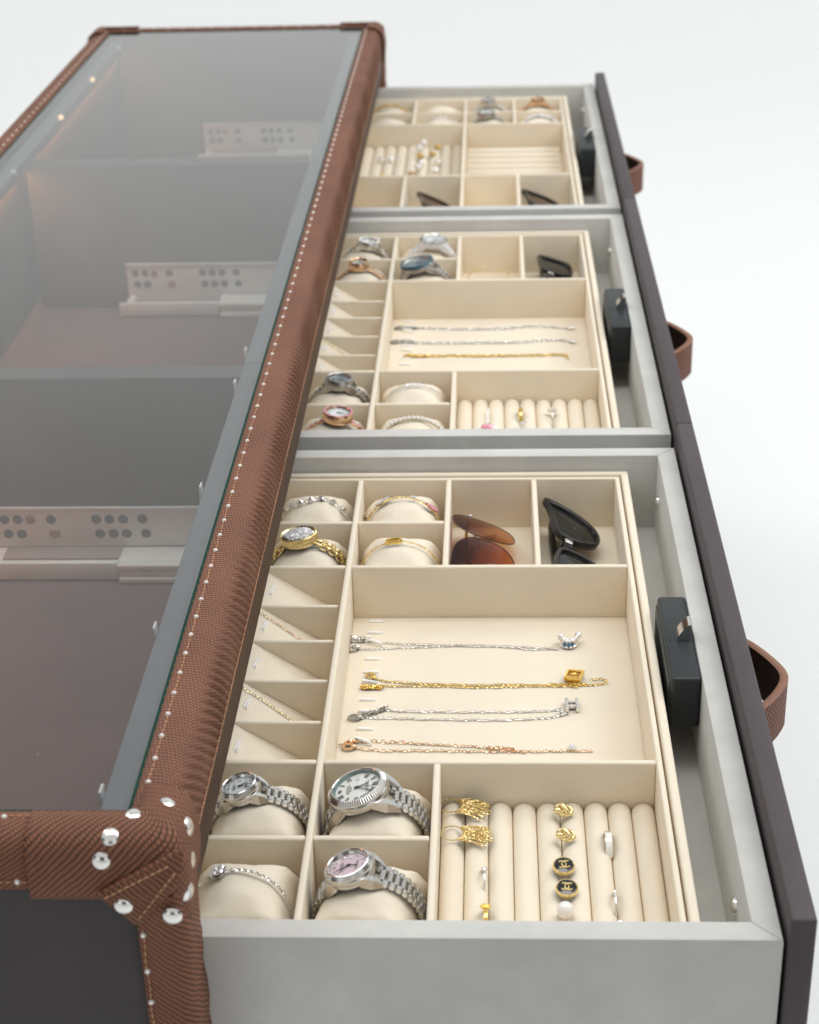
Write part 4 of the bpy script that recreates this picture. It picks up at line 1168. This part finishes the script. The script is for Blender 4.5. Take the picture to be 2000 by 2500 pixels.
up = [(.2500, .2778), (.2560, .2795), (.2660, .2807), (.2903, .2784), (.3224, .2755), (.3516, .2726), (.3630, .2700), (.3754, .2672)]
lo = [(.2560, .2719), (.2640, .2705), (.2761, .2685), (.3093, .2692), (.3358, .2682), (.3753, .2680), (.4083, .2690), (.4227, .2685)]
n4 = neck('rose gold necklace with a tiny stone, just behind the divider', up)
g = G(); chain(g, flatpath(up[:4]), .0033, .0013, .00036, st=1.3, jit=.3); chain(g, flatpath(up[3:]), .0026, .0009, .00029, jit=.4); chain(g, flatpath(lo), .0026, .0009, .00029, jit=.4)
chain(g, flatpath([(.3500, .2728), (.3540, .2705), (.3560, .2735), (.3600, .2710), (.3640, .2722), (.3680, .2700)]), .0018, .001, .0004); Bn(g, 'chain', 'rose', n4, n4)
g = G(); clasp(g, .2520, .2722, .1, 1.15); g.tube([(.2400 + .004, .2745, ZC + .001), (.2500, .2757, ZC + .001)], .0006, 6)
for k in range(7): g.m = T((.2495 + .0012 * k, .2762 + .0006 * k, ZC + .0008)) @ RZ(k) @ RX(k); g.torus(.0016, .0005, 10, 5)
Bn(g, 'clasp', 'rose', n4, n4)
g = G(); g.gem((.4078, .2712, ZC + .0022), .0021, 8)
for k in range(6): g.gem((.4078 + .0026 * cos(k), .2712 + .0026 * sin(k), ZC + .0018), .0009, 6)
Bn(g, 'pendant', 'crystal', n4, n4)

# short chains lying down the slanted pads of the left column
def slant(x): return -.1015 + (-.1475 + .1015) * (x - .1675) / (.2377 - .1675) + .0013
def padchain(label, pts, m, pitch=.0024, a=.0009):
    t = thing('necklace', label, 'necklace', (.19, pts[1][1], slant(.19)), group='necklaces hung over the slanted pads')
    g = G(); chain(g, smooth([(x, y, slant(x)) for x, y in pts]), pitch, a * .8, .00024); Bn(g, 'chain', m, t, t)
padchain('thin rose gold chain over the slanted pad second from the back, nearest tray', [(.1690, .3915), (.1803, .3891), (.1896, .3877), (.1997, .3851), (.2120, .3815)], 'rose', .0017, .0009)
padchain('yellow gold cable chain over the slanted pad second from the front, nearest tray', [(.1690, .2882), (.1801, .2856), (.1919, .2835), (.2042, .2806), (.2150, .2775)], 'gold_pale', .0026, .0011)
padchain('fine gold chain over a slanted pad of the middle tray', [(.1700, .9490), (.1806, .9455), (.1871, .9430), (.1957, .9395), (.2060, .9360)], 'gold')
# three necklaces of the middle tray
o = 0
def rough(label, pts, m, pend, n=2, a=.0009, cl='steel_dark'):
    t = neck(label, pts)
    g = G()
    for k in range(n): chain(g, flatpath([(x, y + (.0022 * k if 0 < i < len(pts) - 1 else 0)) for i, (x, y) in enumerate(pts)]), .0026, a, .00036, jit=.5)
    Bn(g, 'chain', m, t, t)
    g = G(); clasp(g, pts[0][0] + .004, pts[0][1] + .001, .2, 1.2)
    for k in range(14): g.m = T((pts[0][0] + .008 + .0013 * k, pts[0][1] + .0012 * sin(k * 2), ZC + .001)) @ RZ(k) @ RX(k); g.torus(.0014, .0005, 9, 5)
    Bn(g, 'clasp', cl, t, t)
    g = G()
    for k in range(9):
        a_ = k * 2.4; g.gem((pts[-1][0] + .0028 * cos(a_) * (k % 3) * .6, pts[-1][1] + .0022 * sin(a_), ZC + .0022), .0016, 6)
    if pend: Bn(g, 'pendant', pend, t, t)
rough('silver necklace farthest back on the big pad of the middle tray', [(.2466, 1.0781), (.2770, 1.0787), (.3102, 1.0742), (.3629, 1.0727), (.4052, 1.0820), (.4400, 1.0726)], 'silver', 'crystal')
rough('silver necklace between the other two on the middle tray pad', [(.2446, 1.0367), (.2617, 1.0337), (.3109, 1.0325), (.3884, 1.0325), (.4249, 1.0415), (.4405, 1.0322)], 'silver', 'crystal')
rough('plain gold rope necklace on the middle tray pad', [(.2606, .9960), (.3116, .9957), (.3624, .9945), (.4130, .9953), (.4320, .9960), (.4339, .9864)], 'gold', None, n=2, a=.0014, cl='gold')
t = thing('bangle', 'thin gold bangle low in a deep cell of the middle tray', 'bangle', (.350, c2['bf'] + .0745, -.1465))
g = G(); g.m = T((0, 0, .004)) @ RX(R(12)); g.torus(.0240, .0006, 48, 6); g.build('band', M['gold_pale'], t)
g = G()
for k in range(5): g.m = T((0, 0, .004)) @ RX(R(12)); g.gem((.024 * cos(pi / 2 - .3 + .15 * k), .024 * sin(pi / 2 - .3 + .15 * k), .001), .0013, 6)
g.build('stone', M['crystal'], t)

# ------------------------------------------------------------------ sunglasses
def glasses_root(label, x, y, z, tilt, yaw=0.):
    t = thing('sunglasses', label, 'sunglasses', (x, y, z), group='folded sunglasses in the deep cells')
    a = R(tilt); U = Vector((0, 1, 0)); V = Vector((-cos(a), 0, sin(a))); W = U.cross(V)
    m = RZ(R(yaw)) @ Matrix(((U.x, V.x, W.x, 0), (U.y, V.y, W.y, 0), (U.z, V.z, W.z, 0), (0, 0, 0, 1)))
    t.rotation_euler = m.to_euler()
    return t
CAT = [(-.0265, .0110), (-.0215, .0185), (-.004, .0210), (.0180, .0225), (.0340, .0285), (.0370, .0245), (.0330, .0060), (.0250, -.0110), (.0120, -.0215), (-.0040, -.0240), (-.0185, -.0190), (-.0262, -.0040)]
SQR = [(-.0270, .0130), (-.0235, .0190), (-.004, .0205), (.0200, .0215), (.0315, .0220), (.0340, .0170), (.0330, .0000), (.0300, -.0140), (.0220, -.0200), (-.0040, -.0205), (-.0205, -.0180), (-.0265, -.0060)]
def outline(base, sd, s_=1.):
    P = list(base)
    for _ in range(3):
        q = []
        for i in range(len(P)):
            u, v = P[i], P[(i + 1) % len(P)]
            q += [(u[0] * .75 + v[0] * .25, u[1] * .75 + v[1] * .25), (u[0] * .25 + v[0] * .75, u[1] * .25 + v[1] * .75)]
        P = q
    return [(x * s_ * sd, y * s_) for x, y in reversed(P)]
def acetate(label, x, y, z, tilt, m_frame='black_gloss', m_lens='black_lens', yaw=0., wrap=9., hinge='chrome', base=None):
    t = glasses_root(label, x, y, z, tilt, yaw)
    frames = G(); k = 44; oi = .86
    for sd in (1, -1):
        mm = T((sd * .0355, 0, 0)) @ RY(R(sd * wrap))
        o = outline(base or CAT, sd); i = [(u - sd * .0008, v - .0002) for u, v in outline(base or CAT, sd, .84)]
        loops = []
        for pts, w in ((o, -.0030), (o, .0018), ([(u * .97, v * .97) for u, v in o], .0026), ([(u * 1.03, v * 1.03) for u, v in i], .0026), (i, .0018), (i, -.0028)):
            loops.append([(u, v, w) for u, v in pts])
        if sd < 0: loops.reverse()
        frames.m = mm; frames.grid(loops + [loops[0]], cv=True)
        lens = G(); lens.m = mm
        rings = [[(u * q, v * q, -.0002 + .0016 * (1 - q * q)) for u, v in i] for q in (1.02, .7, .35, .02)]
        if sd < 0: rings = [list(reversed(r_)) for r_ in rings]
        lens.grid(rings, cv=True); lens.build('lens', M[m_lens], t, sharp=80)
        tp = G()
        pts = [(sd * .0665, .013, -.006), (sd * .0665, .013, -.0120), (sd * .060, .012, -.0155 - (.004 if sd > 0 else 0)), (sd * .0, .008, -.0175 - (.004 if sd > 0 else 0)), (-sd * .040, .004, -.0170 - (.004 if sd > 0 else 0)), (-sd * .058, -.012, -.0150 - (.004 if sd > 0 else 0))]
        tp.tube(smooth(pts, 2), .0024, 10, flat=(.6, 2.2)); tp.build('temple', M[m_frame], t, sharp=60)
    frames.m = Matrix.Identity(4)
    frames.tube([(-.0075, .006, .0006), (0, .0085, .0018), (.0075, .006, .0006)], .0030, 12, flat=(1.2, .9))
    frames.build('frame', M[m_frame], t, sharp=60)
    g = G(); g.box(-.0030, .0030, .0055, .0125, .0040, .0050, .0005); g.build('bridge_trim', M[hinge], t)
    return t
acetate('black cat eye sunglasses in the corner cell of the nearest tray', .4215, .5250, -.1285, 26, wrap=1.5)
acetate('black square sunglasses in the corner cell of the middle tray', .4290, .5270 + DY, -.1300, 17, wrap=3, base=SQR)
acetate('dark brown sunglasses mostly hidden in a near cell of the farthest tray', .2830, 1.4180, -.1250, 20, 'tort', 'tort', wrap=4, hinge='gold')
acetate('black sunglasses in the near corner cell of the farthest tray', .4200, 1.4300, -.1270, 17, 'black_gloss', 'tort', wrap=2)

t = glasses_root('rimless sunglasses with purple to amber gradient lenses', .3455, .5260, -.1270, 21)
k = 48
for sd in (1, -1):
    mm = T((sd * .0330, 0, 0)) @ RY(R(sd * 15))
    out = [(sd * .0325 * (abs(cos(a)) ** .8) * (1 if cos(a) >= 0 else -1), .0275 * (abs(sin(a)) ** .85) * (1 if sin(a) >= 0 else -1)) for a in [2 * pi * i / k for i in range(k)]]
    if sd < 0: out.reverse()
    g = G(); g.m = mm
    rr = [[(u * q, v * q, .0042 * (1 - q * q)) for u, v in out] for q in (1., .85, .7, .5, .3, .1, .005)]
    g.grid(rr, cv=True, uv=[[(p[0], p[1]) for p in r_] for r_ in rr])
    ln = g.build('lens', M['purple_lens'], t, sharp=180)
    g = G(); g.m = mm; g.tube([(u, v, -.0002) for u, v in out], .00055, 6, closed=True); g.build('lens_edge', M['tort'], ln)
    g = G()
    for p in ((sd * .0095, .0085, .0026), (sd * .0600, .0100, -.0055)): g.sphere(p, .0016, 12, 8)
    g.build('stud', M['chrome'], ln)
    g = G(); g.m = T((sd * .0085, -.0060, -.0040)) @ RX(R(20)) @ SCL(.45, 1, .6); g.sphere((0, 0, 0), .0065, 14, 8); g.build('nose_pad', M['clear_resin'], t)
    tp = G(); q = .004 if sd > 0 else 0
    tp.tube(smooth([(sd * .0600, .0100, -.006), (sd * .0640, .0095, -.0105), (sd * .058, .009, -.0150 - q), (0, .006, -.0185 - q), (-sd * .045, .001, -.0180 - q), (-sd * .060, -.016, -.0165 - q)]), .0016, 8)
    tp.build('temple', M['gold_pale'], t)
g = G()
for v in (.0085, .0050): g.tube(smooth([(-.0100, v, .0016), (-.004, v + .0006, .0030), (.004, v + .0006, .0030), (.0100, v, .0016)]), .0008, 8)
g.build('bridge', M['gold_pale'], t)

# ------------------------------------------------------------------ rings and earrings on the rolls
RT = -.1338
def ring(label, x, y, a, r, m, z=-.1395, w=1., extra=None, group='rings held between the rolls'):
    t = thing('finger_ring', label, 'ring', (x, y, z), group=group)
    g = G(); g.m = RY(R(90)); g.torus(a, r, 36, 8, rz=w)
    bd_ = g.build('band', M[m], t)
    if extra: extra(t, a)
    return t
def stones(lst, m, name='stone', setting=None):
    def f(t, a):
        g = G()
        for ang, rr, dx in lst:
            g.m = RX(R(ang)) @ T((dx, 0, a + .0012)); g.gem((0, 0, 0), rr, 8)
        s_ = g.build(name, M[m], t, sharp=8)
        if setting:
            g = G()
            for ang, rr, dx in lst:
                g.m = RX(R(ang)) @ T((dx, 0, a + .0008)); g.lathe([(rr * 1.05, .0004), (rr * .8, -.0010), (rr * .3, -.0016)], 10)
            g.build('setting', M[setting], s_)
    return f
ring('slim silver ring with a round crystal beside the gold fringe earrings', .3470, .1130, .0095, .0006, 'silver', extra=stones([(-48, .0020, 0), (-30, .0011, 0), (-20, .0010, 0), (-10, .0010, 0)], 'crystal', setting='silver'))
ring('gold ring with a big yellow stone in front of the slim silver ring', .3478, .0745, .0098, .0011, 'gold', z=-.1375, w=1.3, extra=stones([(-28, .0034, 0)], 'yellow_stone', setting='gold'))
def wr(t, a):
    g = G()
    P = [[(dx, -(a + .0012) * sin(th), (a + .0012) * cos(th)) for dx in (.0021, .001, -.001, -.0021)] for th in [R(-22 + 100 * i / 24) for i in range(25)]]
    g.grid(P); o_ = g.build('enamel', M['enamel_white'], t)
    g = G()
    for k in range(4):
        for dx in (-.0017, 0, .0017): g.m = RX(R(-36 - 9 * k)) @ T((dx, 0, a + .0012)); g.gem((0, 0, 0), .0009, 6)
    g.build('stone', M['crystal'], t)
ring('rose gold ring with a white enamel band between the rolls', .4248, .1480, .0100, .0010, 'rose', z=-.1390, w=2.6, extra=wr)
ring('thin silver ring with a crystal row near the front of the white roll block', .4255, .0920, .0100, .0007, 'silver', z=-.1400, extra=stones([(-40 + 9 * k, .0010, 0) for k in range(6)], 'crystal'))

def earring(label, loc, rot=(0, 0, 0), group='earrings stuck between the rolls'):
    return thing('earring', label, 'earring', loc, rot, group)
for lb, x, y, rz, seed in (('gold hoop earring with a chain fringe, the one at the back', .3250, .1835, -14, 1), ('gold hoop earring with a chain fringe, the one in front', .3265, .1545, -9, 2)):
    t = earring(lb, (x, y, RT + .0022), (0, 0, R(rz)))
    rnd = random.Random(seed)
    g = G(); g.torus(.0072, .00042, 40, 6, a0=R(42), a1=R(318)); g.build('hoop', M['gold_pale'], t)
    g = G(); P = []
    for i in range(13):
        a = R(-58 + 116 * i / 12); wd = .0022 * cos(R(-80 + 160 * i / 12)) + .0002
        P.append([(.0072 * cos(a) - wd * .2, .0072 * sin(a), .0005), (.0072 * cos(a) + wd, .0072 * sin(a), .0005), (.0072 * cos(a) + wd, .0072 * sin(a), -.0005), (.0072 * cos(a) - wd * .2, .0072 * sin(a), -.0005)])
    g.grid(P, cv=True); g.build('crescent', M['gold'], t)
    g = G()
    for i in range(34):
        a = R(-54 + 108 * (i + rnd.random()) / 34); x0_, y0_ = .0085 * cos(a), .0085 * sin(a)
        ln = .0105 + .0085 * rnd.random() ** .7 * cos(a * .8); dyy = y0_ * .75 + rnd.uniform(-.0016, .0016) - (.003 if rnd.random() < .15 else 0)
        zz = rnd.uniform(-.0002, .0016)
        pts = [(x0_, y0_, zz), (x0_ + ln * .35, y0_ + dyy * .15 + rnd.uniform(-.0008, .0008), zz + .0008), (x0_ + ln * .7, y0_ + dyy * .35 + rnd.uniform(-.001, .001), zz), (x0_ + ln, y0_ + dyy * .5 + rnd.uniform(-.001, .001), -.0002)]
        chain(g, smooth(pts, 1), .00115, .00046, .00021, nu=6, nv=4, jit=.6)
    g.build('fringe', M['gold_pale'], t)
for lb, x, y in (('matte gold knot stud earring, the back one of the pair', .3970, .1755), ('matte gold knot stud earring, the front one of the pair', .3975, .1500)):
    t = earring(lb, (x, y, RT + .0045), (R(16), R(8), 0), 'gold knot earrings')
    g = G()
    g.m = T((.0016, 0, 0)) @ RX(R(14)) @ SCL(1.15, .85, 1); g.torus(.0038, .0012, 36, 10)
    g.m = T((-.0014, .0004, .0010)) @ RX(R(38)) @ RZ(R(20)) @ SCL(1., .9, 1); g.torus(.0026, .0017, 30, 10, a0=R(20), a1=R(330))
    g.m = T((-.0030, -.0010, .0004)) @ SCL(1.2, .9, .9); g.sphere((0, 0, 0), .0024, 16, 10)
    g.m = Matrix.Identity(4); g.tube(smooth([(-.0030, .0030, .0004), (-.0006, .0018, .0028), (.0016, -.0006, .0026), (.0038, -.0026, .0010)]), .0014, 10)
    g.build('knot', M['gold_pale'], t)
    g = G(); g.lathe([(.0004, -.008), (.0004, -.001)], 8); g.m = T((-.0030, -.0005, -.0026)); g.lathe([(.0001, -.001), (.0030, -.0008), (.0032, .0008), (.0001, .0012)], 16); g.build('post', M['clear_resin'], t)
for lb, x, y, rz in (('round black enamel stud earring with a gold emblem, the back one', .3958, .1195, 8), ('round black enamel stud earring with a gold emblem, the front one', .3968, .0985, -4)):
    t = earring(lb, (x, y, RT + .0050), (R(9), 0, R(rz)), 'black emblem earrings')
    g = G(); n = 88; P = []
    for rr, z, kk in ((.0058, .0004, 0), (.0063, .0008, 0), (.0069, -.0004, 1), (.0066, -.0026, 1), (.0030, -.0034, 0)):
        P.append([((rr + (.00018 * kk if j % 2 else -.00018 * kk)) * cos(2 * pi * j / n), (rr + (.00018 * kk if j % 2 else -.00018 * kk)) * sin(2 * pi * j / n), z) for j in range(n)])
    P = [list(q) for q in zip(*P)]; g.grid(P, cu=True); g.build('rim', M['gold_pale'], t, sharp=20)
    g = G(); g.m = T((0, 0, .0004)); g.lathe([(.0060, 0), (.004, .0004), (.0001, .0006)], 32); en = g.build('enamel', M['enamel_black'], t)
    g = G()
    for q in (-1, 1):
        g.m = T((q * .0014, 0, .0011)) @ (RZ(pi) if q < 0 else Matrix.Identity(4)); g.torus(.0026, .00046, 24, 6, a0=R(48), a1=R(312))
    g.build('emblem', M['gold_pale'], en)
    g = G(); g.lathe([(.0005, -.009), (.0005, -.003)], 8); g.build('post', M['gold_pale'], t)
t = earring('large white pearl stud earring at the front of the nearest roll block', (.3950, .0775, RT + .0052))
g = G(); g.sphere((0, 0, 0), .0053, 24, 16); g.build('pearl', M['pearl'], t, sharp=180)
g = G(); g.m = T((0, -.0006, -.0050)); g.lathe([(.0001, -.0008), (.0046, -.0006), (.0052, .0004), (.0030, .0016)], 20); g.build('backing', M['clear_resin'], t)
t = earring('small round silver stud earring at the near edge of the nearest tray', (.4268, .0700, RT + .0020))
g = G(); g.sphere((0, 0, 0), .0022, 14, 10); g.build('ball', M['silver'], t, sharp=180)

# middle tray
y2 = .655
t = thing('finger_ring', 'silver ring with a pink rectangular stone in a crystal frame', 'ring', (.3487, .7720, RT + .0030), group='rings held between the rolls')
g = G(); g.m = SCL(1.25, .85, 1); g.gem((0, 0, .0012), .0056, 8); g.build('stone', M['pink_stone'], t, sharp=6)
g = G()
for i in range(18):
    a = 2 * pi * i / 18; g.gem((.0076 * max(-1, min(1, 1.3 * cos(a))), .0056 * max(-1, min(1, 1.3 * sin(a))), 0), .0011, 6)
g.build('halo', M['crystal'], t)
g = G(); g.m = T((0, 0, -.009)) @ RX(R(90)); g.torus(.0085, .0007, 28, 6); g.build('band', M['silver'], t)
t = earring('silver drop earring with a line of crystals behind the pink ring', (.3487, .8000, RT + .0025))
g = G()
for i in range(8): g.gem((.0006 * (i % 2), -.015 + .0042 * i, .0008), .0016, 6)
g.build('drop', M['crystal'], t)
ring('broad polished yellow gold ring on the middle tray rolls', .3808, .8060, .0105, .0014, 'gold', z=-.1380, w=1.6)
t = earring('small silver V shaped earring in front of the broad gold ring', (.3816, .7745, RT + .0040), (R(25), 0, 0))
g = G(); g.tube([(-.0042, .0045, 0), (0, -.0050, 0), (.0042, .0045, 0), (-.0042, .0045, 0)], .0008, 8); g.build('frame', M['silver'], t)
g = G(); g.gem((0, .0020, .0006), .0022, 6); g.build('stone', M['crystal'], t)
ring('silver ring with a heart shaped crystal on the middle tray rolls', .4108, .8020, .0110, .0006, 'silver', z=-.1385, extra=stones([(-44, .0036, -.0016), (-44, .0036, .0016), (-38, .0030, 0)], 'crystal', setting='silver'))

# farthest tray: a scatter of studs and rings
def stud_pair(label, x, y, m1, kind, group):
    t = earring(label, (x, y, RT + .0030), group=group)
    g = G()
    if kind == 'pearl': g.sphere((0, 0, .003), .0055, 16, 10)
    elif kind == 'gold': g.torus(.0042, .0017, 20, 8); g.sphere((.001, 0, .001), .0022, 10, 6)
    elif kind == 'gem':
        for i in range(7): g.gem((.0030 * cos(i * .9) * (i > 0), .0030 * sin(i * .9) * (i > 0), .002), .0024, 6)
    g.build({'pearl': 'pearl', 'gold': 'hoop', 'gem': 'stone'}[kind], M[m1], t)
    g = G(); g.lathe([(.0005, -.007), (.0005, 0)], 8); g.build('post', M['gold_pale'], t)
far = 'studs and rings on the farthest rolls'
stud_pair('white pearl stud at the back of the farthest roll block', .2560, 1.7640, 'pearl', 'pearl', far)
stud_pair('white pearl stud in front of the other pearl on the farthest roll block', .2505, 1.7360, 'pearl', 'pearl', far)
stud_pair('gold hoop stud between the pearls and the divider on the farthest rolls', .2770, 1.7540, 'gold', 'gold', far)
stud_pair('gold hoop stud in front of the pearls on the farthest rolls', .2530, 1.7080, 'gold', 'gold', far)
stud_pair('gold hoop stud near the divider in the middle of the farthest rolls', .2700, 1.7180, 'gold', 'gold', far)
stud_pair('crystal cluster stud in the middle of the farthest rolls', .2560, 1.6720, 'crystal', 'gem', far)
stud_pair('crystal cluster stud closer to the divider on the farthest rolls', .2790, 1.6740, 'steel', 'gem', far)
stud_pair('crystal cluster stud nearest the front on the farthest rolls', .2770, 1.6330, 'crystal', 'gem', far)
stud_pair('white pearl stud in the front half of the farthest roll block', .2525, 1.6400, 'pearl', 'pearl', far)
stud_pair('rose gold hoop stud beside the front pearl on the farthest rolls', .2440, 1.6220, 'rose', 'gold', far)
stud_pair('crystal cluster stud at the left end of the farthest rolls', .1980, 1.6900, 'steel', 'gem', far)
stud_pair('crystal cluster stud next to the leftmost one on the farthest rolls', .2130, 1.6900, 'crystal', 'gem', far)
stud_pair('gold hoop stud at the left end of the farthest rolls', .2050, 1.6080, 'gold', 'gold', far)
stud_pair('small gold hoop stud in the front row of the farthest rolls', .2290, 1.6020, 'gold_pale', 'gold', far)

# ------------------------------------------------------------------ light
w = bpy.data.worlds.new('World'); SC.world = w; w.use_nodes = True
# invented light and dark stripes all round, added for contrast in metal reflections
wn, wl = w.node_tree.nodes, w.node_tree.links
def wm(op, a, b=None):
    n = wn.new('ShaderNodeMath'); n.operation = op
    for i, x in enumerate((a, b)):
        if x is None: continue
        if isinstance(x, (int, float)): n.inputs[i].default_value = x
        else: wl.new(x, n.inputs[i])
    return n.outputs[0]
tcw = wn.new('ShaderNodeTexCoord'); sx = wn.new('ShaderNodeSeparateXYZ'); wl.new(tcw.outputs['Generated'], sx.inputs[0])
az = wm('ARCTAN2', sx.outputs['X'], sx.outputs['Y'])
st = wm('SINE', wm('ADD', wm('MULTIPLY', az, 5.), pi / 2))
st2 = wm('SINE', wm('ADD', wm('MULTIPLY', sx.outputs['Z'], 11.), .4))
mrw = wn.new('ShaderNodeMapRange'); mrw.inputs['From Min'].default_value = -.25; mrw.inputs['From Max'].default_value = .25
mrw.inputs['To Min'].default_value = .05; mrw.inputs['To Max'].default_value = .72
pole = wm('MAXIMUM', wm('SUBTRACT', 1., wm('MULTIPLY', wm('MULTIPLY', sx.outputs['Z'], sx.outputs['Z']), 3.2)), 0.)   # stripes fade out towards the poles
wl.new(wm('ADD', wm('MULTIPLY', wm('ADD', st, wm('MULTIPLY', st2, .5)), pole), wm('MULTIPLY', wm('SUBTRACT', 1., pole), .12)), mrw.inputs['Value'])
wl.new(mrw.outputs[0], wn['Background'].inputs[1])
wn['Background'].inputs[0].default_value = (1., 1., .985, 1)
def area(name, loc, target, sx, sy, watts, col=(1, 1, 1)):
    l = bpy.data.lights.new(name, 'AREA'); l.shape = 'RECTANGLE'; l.size = sx; l.size_y = sy; l.energy = watts; l.color = col
    o = bpy.data.objects.new(name, l); COL.objects.link(o); o.location = loc
    o.rotation_euler = (Vector(target) - Vector(loc)).to_track_quat('-Z', 'Y').to_euler()
    return o
area('softbox_overhead', (-.15, .55, 2.1), (.05, .6, 0), .75, 2.0, 13, (1, 1, .985))
area('softbox_overhead', (.95, .55, 2.1), (.35, .6, 0), .75, 2.0, 13, (1, 1, .985))
area('backdrop_fill', (-3.6, 3.2, 3.4), (0, 5.5, .6), 2.5, 2.5, 62)  # unseen fill, added to brighten the backdrop
area('backdrop_fill', (3.9, 3.0, 3.4), (.8, 5.0, .2), 2.5, 2.5, 74)  # second unseen fill added for the backdrop, right side
area('floor_fill', (2.6, 1.2, 2.6), (2.2, 1.6, FZ), 1.8, 2.4, 24)  # added fill that lifts the floor beside the drawers, no visible source

# ------------------------------------------------------------------ camera
cd = bpy.data.cameras.new('camera'); cam = bpy.data.objects.new('camera', cd); COL.objects.link(cam)
r_ = Vector((0.99887004, 0.03971246, -0.02610686)); u_ = Vector((0.00505737, 0.45738675, 0.8892535)); f_ = Vector((-0.04725538, 0.88838071, -0.45666908))
mw = Matrix(((r_.x, u_.x, -f_.x, 0), (r_.y, u_.y, -f_.y, 0), (r_.z, u_.z, -f_.z, 0), (0, 0, 0, 1)))
cam.matrix_world = T((0.35303756, -0.74050648, 0.55766798)) @ mw
cd.sensor_fit = 'VERTICAL'; cd.sensor_height = 36.; cd.lens = 36. * 4276.75 / 2500
cd.clip_start = .02; cd.clip_end = 100
cd.dof.use_dof = True; cd.dof.focus_distance = 1.21; cd.dof.aperture_fstop = 11.0
SC.camera = cam
SC.view_settings.view_transform = 'Standard'; SC.view_settings.look = 'None'
SC.view_settings.exposure = .07; SC.view_settings.gamma = 1.
SC.render.engine = 'CYCLES'
cy = SC.cycles
cy.use_denoising = True
cy.max_bounces = 10; cy.diffuse_bounces = 8; cy.glossy_bounces = 5; cy.transparent_max_bounces = 16; cy.transmission_bounces = 6
cy.caustics_reflective = False; cy.caustics_refractive = False
cy.sample_clamp_indirect = 6.
